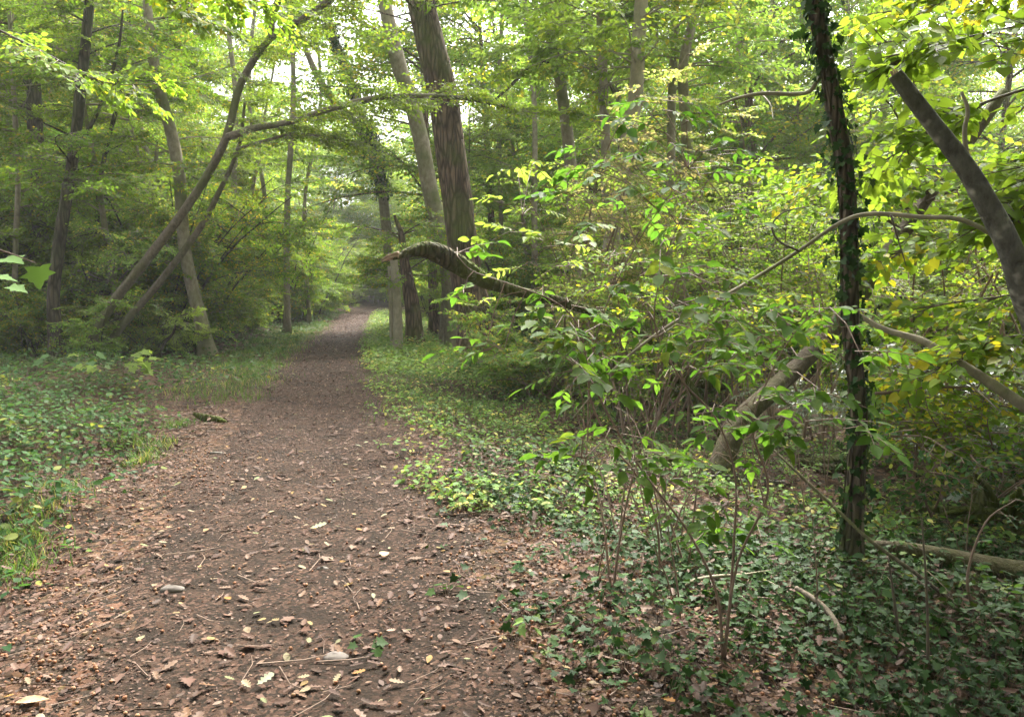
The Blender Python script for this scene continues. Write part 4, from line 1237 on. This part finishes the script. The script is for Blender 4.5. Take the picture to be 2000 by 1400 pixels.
# large-leaved sapling in the foreground
def pinnate(seed, n=7, ll=.064, L=.20):
    r = np.random.default_rng(seed)
    P = []; D = []; N = []; S = []
    A = [(0, 0, 0), (L * .5, 0, -.01)]; B = [(L * .5, 0, -.01), (L, 0, -.04)]
    R = [(.0025, .002), (.002, .0012)]
    for i in range((n - 1) // 2):
        t = .42 + .45 * i / max(1, (n - 1) // 2 - .5)
        for s in (1, -1):
            a = s * math.radians(r.uniform(50, 70))
            P.append((L * t, 0, -.04 * t * t)); D.append((math.cos(a), math.sin(a), -.2 + r.normal() * .25)); N.append((r.normal() * .4, r.normal() * .4, 1)); S.append(ll * r.uniform(.6, 1.15))
    P.append((L, 0, -.04)); D.append((1, 0, -.3)); N.append((r.normal() * .15, r.normal() * .15, 1)); S.append(ll * 1.15)
    return dict(P=np.array(P), D=np.array(D), N=np.array(N), S=np.array(S), A=np.array(A), B=np.array(B), R=np.array(R))


PIN = [pinnate(60 + i) for i in range(8)]
base = ong(1412, 1290); ds = base[1] + .02
stems = [
    poly([(1412, 1290), (1400, 1160), (1345, 1040), (1262, 930), (1205, 840), (1155, 740), (1130, 640), (1085, 590), (1000, 556), (925, 530), (893, 500)], ds, 3.3),
    poly([(1415, 1285), (1426, 1170), (1434, 1050), (1436, 930), (1400, 820), (1330, 740), (1280, 640), (1290, 540), (1330, 430), (1400, 330)], ds, 3.3),
    poly([(1412, 1288), (1440, 1100), (1500, 960), (1470, 840), (1500, 740), (1560, 640), (1620, 600)], ds, 3.2),
]
s3 = poly([(1290, 1130), (1282, 1020), (1245, 930), (1190, 860), (1150, 760), (1170, 640), (1200, 560), (1260, 450), (1345, 330)], ong(1290, 1135)[1], 3.9)
s4 = poly([(1135, 900), (1140, 800), (1120, 720), (1090, 640), (1050, 520), (1020, 420)], ong(1135, 905)[1], 5.0)


def sapling(name, label, stems, R0, clusters, mat, depth_j, cat='sapling', temps=PIN, shape=('ovate', 'curl', 'lance', 'twist'), sc=(.6, 1.25)):
    b = stems[0][0]
    root = empty(name, (b[0], b[1], float(gh(b[0], b[1]))), label, cat)
    allp = []
    for P in stems:
        P = np.array(P); P[0][2] = min(P[0][2], gh(P[0][0], P[0][1]) - .02)
        g = Geo(); P2, _ = tube(g, P, np.linspace(R0, R0 * .25, len(P)), 7, 6, 0, .05); g.build('stem', BK['stem'], root)
        allp.append(P2[6:])
    allp = np.vstack(allp)
    gc = Geo(); T = []; H = []; A = []; B = []
    for (px, py) in clusters:
        # nearest stem point in the picture plane gives the depth
        best = None
        q0 = at(px, py, 3.0)
        dirs = allp / allp[:, 1:2] * 3.0
        dirs = np.stack([allp[:, 0] * 3 / allp[:, 1], (allp[:, 2] - CAMZ) * 3 / allp[:, 1] + CAMZ], -1)
        i = int(np.argmin((dirs[:, 0] - q0[0]) ** 2 + (dirs[:, 1] - q0[2]) ** 2))
        q = at(px, py, allp[i][1] + random.uniform(-depth_j, depth_j))
        A.append(allp[i]); m = (allp[i] * .45 + q * .55) + np.array([0, 0, .03]); B.append(m); A.append(m); B.append(q)
        hd = math.atan2(q[1] - allp[i][1], q[0] - allp[i][0])
        for k in range(random.choice((2, 2, 3))):
            T.append(q + rng.normal(0, .015, 3)); H.append(hd + random.uniform(-1.6, 1.6))
    segs(gc, A, B, .003, .0018, 1)
    T = np.array(T); H = np.array(H); n = len(T)
    place_sprays(gc, temps, T, frames(H, rng.uniform(-.35, .45, n), rng.normal(0, .3, n)), rng.uniform(sc[0], sc[1], n), shape, 0, 1, True)
    gc.build('foliage', [LM[mat], BK['stem']], root)
    return root


cl1 = [(893, 495), (905, 575), (1060, 570), (1110, 590), (1085, 640), (1130, 640), (1160, 660), (1100, 700), (1130, 720), (1170, 700), (1190, 780), (1120, 745),
       (950, 675), (985, 680), (1230, 840), (1180, 860), (1140, 895), (1260, 880), (1235, 905), (1350, 1040), (1390, 1045), (1320, 960)]
cl2 = [(1180, 560), (1250, 540), (1200, 640), (1260, 620), (1300, 650), (1280, 700), (1350, 640), (1320, 600), (1345, 550), (1390, 555), (1395, 660), (1440, 700), (1240, 680), (1300, 740), (1360, 720), (1400, 800), (1370, 815), (1430, 830), (1380, 900),
       (1440, 970), (1410, 1030), (1490, 1060), (1330, 430), (1290, 480), (1250, 600)]
cl3 = [(1450, 600), (1500, 605), (1560, 600), (1600, 605), (1480, 660), (1540, 650), (1420, 620), (1500, 720), (1560, 700), (1470, 790), (1530, 780), (1550, 800), (1440, 800), (1400, 850), (1520, 850), (1480, 900), (1680, 690), (1640, 640), (1570, 830), (1600, 760), (1690, 830)]
random.seed(77)
sapling('large_leaved_sapling', 'bright green large leaved sapling on thin stems in foreground', [stems[0], stems[1], stems[2]], .0065, cl1 + cl2 + cl3, 'fresh', .45)
cl4 = [(1140, 300), (1200, 230), (1240, 190), (1300, 260), (1345, 320), (1270, 350), (1200, 330), (1160, 330), (1310, 380), (1240, 420), (1370, 350), (1420, 400), (1120, 380), (1180, 430), (1260, 290), (1400, 290), (1390, 430), (1290, 200), (1340, 240), (1450, 340)]
sapling('tall_sapling', 'taller sapling with leaves reaching up behind the foreground one', [s3], .007, cl4, 'fresh', .4)
cl5 = [(1010, 330), (1040, 320), (1050, 410), (960, 470), (1000, 450), (1090, 480), (1110, 520), (1060, 470), (980, 400), (1130, 450), (1080, 350), (1020, 520), (1080, 600), (940, 600)]
sapling('small_leaved_sapling', 'paler sapling left of the tall one in front of oak', [s4], .006, cl5, 'pale', .4)

# thin bare saplings rising from the ivy on the right
for k, (pts, lab) in enumerate([
        ([(1812, 1325), (1812, 1220), (1808, 1120), (1800, 1010)], 'thin dark upright stem in the ivy right of curved stick'),
        ([(1760, 1260), (1745, 1160), (1735, 1090)], 'thin bent stem left of the dark upright stem'),
        ([(1900, 1185), (1890, 1120), (1925, 1020), (1985, 975)], 'thin forked sapling beside the fallen log'),
        ([(1140, 935), (1148, 850), (1150, 760), (1165, 600)], 'pale thin upright stem at the left of the saplings'),
        ([(1100, 830), (1115, 760), (1145, 690)], 'short slanting stem near the path verge'),
        ([(1205, 820), (1210, 740), (1195, 640)], 'thin stem behind the pale upright one')]):
    b = ong(*pts[0]); P = poly(pts, b[1]); P[0][2] = b[2] - .02
    root = empty('thin_sapling', tuple(b), lab, 'sapling')
    g = Geo(); P2, _ = tube(g, P, np.linspace(.008, .003, len(P)) * (b[1] / 3.5) ** .6, 6, 5, 0, .05); g.build('stem', BK['twig' if k < 2 else 'stem'], root)
    gc = Geo(); T, M, S = sprays_on(P2, 5, .5, (.12, .22), 1.5, (-.2, .3))
    place_sprays(gc, PIN, T, M, S * 5, 'ovate', 0, 1, True, .8, .6); gc.build('foliage', [LM['herb'], BK['stem']], root)


random.seed(31)
for k in range(9):
    a_ = ong(random.uniform(1250, 1640), random.uniform(860, 960)); h_ = random.uniform(0, 6.28); L_ = random.uniform(.4, 1.1)
    P, R_ = limb(a_ + np.array([0, 0, .03]), h_, random.uniform(.0, .18), L_, random.uniform(.012, .022), -.1, .06, 5)
    P[:, 2] = np.maximum(P[:, 2], gh(P[:, 0], P[:, 1]) + .01)
    root = empty('dead_branch', tuple(a_), 'dead brown branch lying in the brush on the bare floor', 'branch', 'dead branches on the bare floor')
    g = Geo(); P2, _ = tube(g, P, R_ * .6 + R_[0] * .4, 7, 4, 0, .1)
    for q in range(2):
        e_, r2 = limb(P2[random.randrange(5, len(P2) - 2)], h_ + random.uniform(-1, 1), random.uniform(.1, .8), random.uniform(.1, .35), .006, .1, .1, 3); tube(g, e_, r2, 5, 2)
    g.build('branch', BK['dead'], root)
proto = None
random.seed(9)
for k in range(22):
    px = random.uniform(1080, 1980); py = random.uniform(850, 1230)
    if k == 0:
        b = ong(px, py)
        proto = empty('thin_sapling', tuple(b)); b0 = b
        for j in range(2):
            P, R_ = limb(b + np.array([0, 0, -.03]), random.uniform(0, 6.28), random.uniform(1.1, 1.45), 1.0 - .25 * j, .006, -.2, .10, 7)
            g = Geo(); P2, _ = tube(g, P, np.maximum(R_, .0018), 5, 3)
            for q in range(4):
                i_ = random.randrange(6, len(P2) - 1); e_, r2 = limb(P2[i_], random.uniform(0, 6.28), .8, random.uniform(.12, .3), .0025, -.3, .15, 3); tube(g, e_, np.maximum(r2, .001), 4, 2)
            g.build('stem', BK['stem'], proto)
        o = proto
    else:
        o = copy_tree(proto); b = ong(px, py); o.location = tuple(float(v) for v in b)
        o.rotation_euler = (random.gauss(0, .12), random.gauss(0, .12), random.uniform(0, 6.28)); q = random.uniform(.6, 1.5); o.scale = (q, q, q)
    tag(o, 'thin bare brown stem rising out of the ivy on the right', 'sapling', 'thin bare stems in the ivy')


def broadleaf_plant(name, label, px, py, hgt, n, size, shape, mat, d=None, spread=.25, cat='plant', zoff=0):
    b = ong(px, py)
    root = empty(name, tuple(b), label, cat)
    g = Geo()
    a = rng.random(n) * 6.28; r = spread * rng.uniform(.3, 1, n)
    tip = b + np.stack([np.cos(a) * r, np.sin(a) * r, hgt * rng.uniform(.5, 1, n)], -1)
    mid = b + (tip - b) * np.array([.35, .35, .75])
    segs(g, np.repeat(b[None], n, 0) - [0, 0, .02], mid, .003, .0025, 1); segs(g, mid, tip, .0025, .0015, 1)
    D = np.stack([np.cos(a), np.sin(a), rng.normal(-.3, .2, n)], -1); N = np.stack([rng.normal(0, .3, n), rng.normal(-.25, .3, n), np.ones(n)], -1)
    leaves(g, tip, D, N, rng.uniform(size * .7, size * 1.1, n), shape, 0)
    g.build('foliage', [LM[mat], BK['stem']], root)
    return root


broadleaf_plant('maple_seedling', 'young maple with pale lobed leaves left of the path', 235, 760, .55, 26, .15, 'maple', 'pale', spread=.7)
broadleaf_plant('maple_seedling', 'small maple seedling in front of the arching tree base', 150, 760, .5, 18, .14, 'maple', 'herb', spread=.5)
broadleaf_plant('seedling', 'three leaved seedling growing beside path at bottom centre', 1035, 1245, .10, 4, .055, 'ovate', 'herbl', spread=.05)
broadleaf_plant('seedling', 'small green sprig on the path edge above the seedling', 875, 1170, .06, 6, .06, 'maple', 'herb', spread=.12)
broadleaf_plant('seedling', 'lobed green sprig lying low on the bottom path edge', 715, 1275, .04, 6, .055, 'maple', 'herb', spread=.09)
broadleaf_plant('broad_leaved_plant', 'bluish broad leaves beside the dark root plate', 1900, 1010, .30, 7, .15, 'maple', 'silver', spread=.25)

# the single big maple leaf hanging at the left edge on its twig
root = empty('hanging_maple_twig', tuple(at(-160, 420, 3.0)), 'large pale maple leaf hanging on twig at the left edge', 'branch')
g = Geo(); tube(g, poly([(-160, 420), (-60, 470), (20, 495), (72, 515)], 3.0), [.006, .004, .003, .0015], 6, 4); g.build('twig', BK['stem'], root)
g = Geo()
q = [at(75, 522, 3.0), at(10, 505, 3.05), at(-10, 540, 3.1), at(20, 560, 3.15)]
leaves(g, np.array(q), np.array([(.25, -.5, -.75), (.9, -.3, -.1), (.8, .3, -.1), (.9, 0, -.2)]), np.array([(.1, -.75, .55), (0, -.3, 1), (.1, -.2, 1), (0, -.3, 1)]), np.array([.095, .09, .08, .07]), 'maple', 0, np.full((4, 3), .35))
g.build('leaf', [LM['herbl'], BK['stem']], root)

# stones and the most visible single leaves on the path
def stone(label, px, py, sx, sy, sz, seed):
    r = np.random.default_rng(seed)
    b = ong(px, py)
    g = Geo()
    nlat, nlon = 8, 12
    V = []
    for i in range(nlat + 1):
        th = PI * i / nlat
        for j in range(nlon):
            ph = 2 * PI * j / nlon
            d_ = np.array([math.sin(th) * math.cos(ph), math.sin(th) * math.sin(ph), math.cos(th)])
            k = 1 + .12 * math.sin(3 * ph + seed) * math.sin(th) + .08 * math.sin(5 * th + ph * 2 + seed)
            V.append(d_ * k * np.array([sx, sy, sz]))
    i0 = np.arange(nlat)[:, None] * nlon; j = np.arange(nlon)[None]; j1 = (j + 1) % nlon
    q = np.stack([i0 + j, i0 + nlon + j, i0 + nlon + j1, i0 + j1], -1).reshape(-1)
    g.add(np.array(V), q, np.full(nlat * nlon, 4))
    o = g.build('stone', plain('stone_%d' % seed, (.12, .10, .085), .8, 25, .35))
    o.location = (b[0], b[1], b[2] + sz * .25)
    o.name = 'stone'
    tag(o, label, 'stone')


stone('flat brown stone half buried on the left of the path', 335, 1158, .065, .035, .028, 1)
stone('dull grey stone set in the path at the bottom', 655, 1292, .055, .045, .02, 2)
stone('small grey stone in the middle of the path', 630, 1115, .035, .02, .015, 3)
for lab, px, py, size, shp, col, hd in [
        ('large tan curled leaf lying at the bottom left corner', 30, 1388, .11, 'lance', (.50, .34, .20), .3),
        ('pale green jagged leaf lying in the middle of path', 605, 1040, .11, 'oak', (.40, .43, .28), .25),
        ('cupped pale orange leaf on the right of the path', 745, 1096, .06, 'heart', (.60, .38, .20), .8),
        ('grey green oak leaf near the bottom middle of path', 502, 1355, .08, 'oak', (.33, .36, .24), .9),
        ('folded pinkish leaf on the right path edge near bottom', 755, 1248, .06, 'oak', (.50, .33, .25), -.7)]:
    b = ong(px, py); g = Geo()
    leaves(g, b[None] * 0, np.array([[math.cos(hd), math.sin(hd), .12]]), np.array([[.1, -.25, 1]]), size, shp)
    o = g.build('fallen_leaf', litter_mat('fallen_leaf_blade', [tuple(x * .9 for x in col), col], .15)); o.location = (b[0], b[1], b[2] + .03); tag(o, lab, 'leaf')

# ------------------------------------------------------------------ air
HAZE = .0011
if HAZE:
    g = Geo()
    X0, X1, Y0, Y1, Z0, Z1 = -140, 140, -30, 175, -3, 34
    g.add([(X0, Y0, Z0), (X1, Y0, Z0), (X1, Y1, Z0), (X0, Y1, Z0), (X0, Y0, Z1), (X1, Y0, Z1), (X1, Y1, Z1), (X0, Y1, Z1)],
          [0, 3, 2, 1, 4, 5, 6, 7, 0, 1, 5, 4, 1, 2, 6, 5, 2, 3, 7, 6, 3, 0, 4, 7], [4] * 6)
    m, t, out = nt_new('haze_air')
    v = nd(t, 'ShaderNodeVolumePrincipled'); v.inputs['Color'].default_value = (.95, .97, .92, 1); v.inputs['Density'].default_value = HAZE
    t.links.new(v.outputs[0], out.inputs['Volume'])
    o = g.build('haze', m, smooth=False); o['kind'] = 'stuff'; o['label'] = 'thin pale haze hanging between the trees'; o['category'] = 'haze'

# ------------------------------------------------------------------ light, sky, camera
SUN_EL, SUN_AZ = math.radians(52), math.radians(20)      # azimuth measured from +y towards +x
w = bpy.data.worlds.new('World'); scene.world = w; w.use_nodes = True
t = w.node_tree; t.nodes.clear()
sk = t.nodes.new('ShaderNodeTexSky'); sk.sky_type = 'NISHITA'; sk.sun_disc = False
sk.sun_elevation = SUN_EL; sk.sun_rotation = SUN_AZ; sk.air_density = 1.0; sk.dust_density = 6.0; sk.ozone_density = 1.0
hs = t.nodes.new('ShaderNodeHueSaturation'); hs.inputs['Saturation'].default_value = .25
bg = t.nodes.new('ShaderNodeBackground'); bg.inputs['Strength'].default_value = .15
wo = t.nodes.new('ShaderNodeOutputWorld')
t.links.new(sk.outputs[0], hs.inputs['Color']); t.links.new(hs.outputs[0], bg.inputs[0]); t.links.new(bg.outputs[0], wo.inputs[0])

sl = bpy.data.lights.new('sun', 'SUN'); sl.energy = 2.0; sl.angle = math.radians(10); sl.color = (1, .95, .86)
so = bpy.data.objects.new('sun', sl); COL.objects.link(so)
from mathutils import Vector
sd = Vector((math.sin(SUN_AZ) * math.cos(SUN_EL), math.cos(SUN_AZ) * math.cos(SUN_EL), math.sin(SUN_EL)))
so.rotation_euler = sd.to_track_quat('Z', 'Y').to_euler()
so.location = (0, 0, 30)

cam = bpy.data.cameras.new('camera'); cam.sensor_width = 36; cam.sensor_fit = 'HORIZONTAL'
cam.lens = 36 * F / 2000; cam.clip_end = 1000; cam.clip_start = .05
co = bpy.data.objects.new('camera', cam); COL.objects.link(co)
co.location = (0, 0, CAMZ); co.rotation_euler = (PI / 2 - PITCH, 0, 0)
scene.camera = co
scene.view_settings.view_transform = 'Standard'; scene.view_settings.look = 'None'
scene.view_settings.exposure = 2.58; scene.view_settings.gamma = 1
scene.render.engine = 'CYCLES'
scene.cycles.max_bounces = 8; scene.cycles.diffuse_bounces = 6; scene.cycles.transmission_bounces = 6; scene.cycles.volume_bounces = 0; scene.cycles.glossy_bounces = 2
for o in bpy.data.objects:
    if '_abs' in o: del o['_abs']
print('objects', len(bpy.data.objects), 'tris approx', sum(len(m.polygons) for m in bpy.data.meshes))
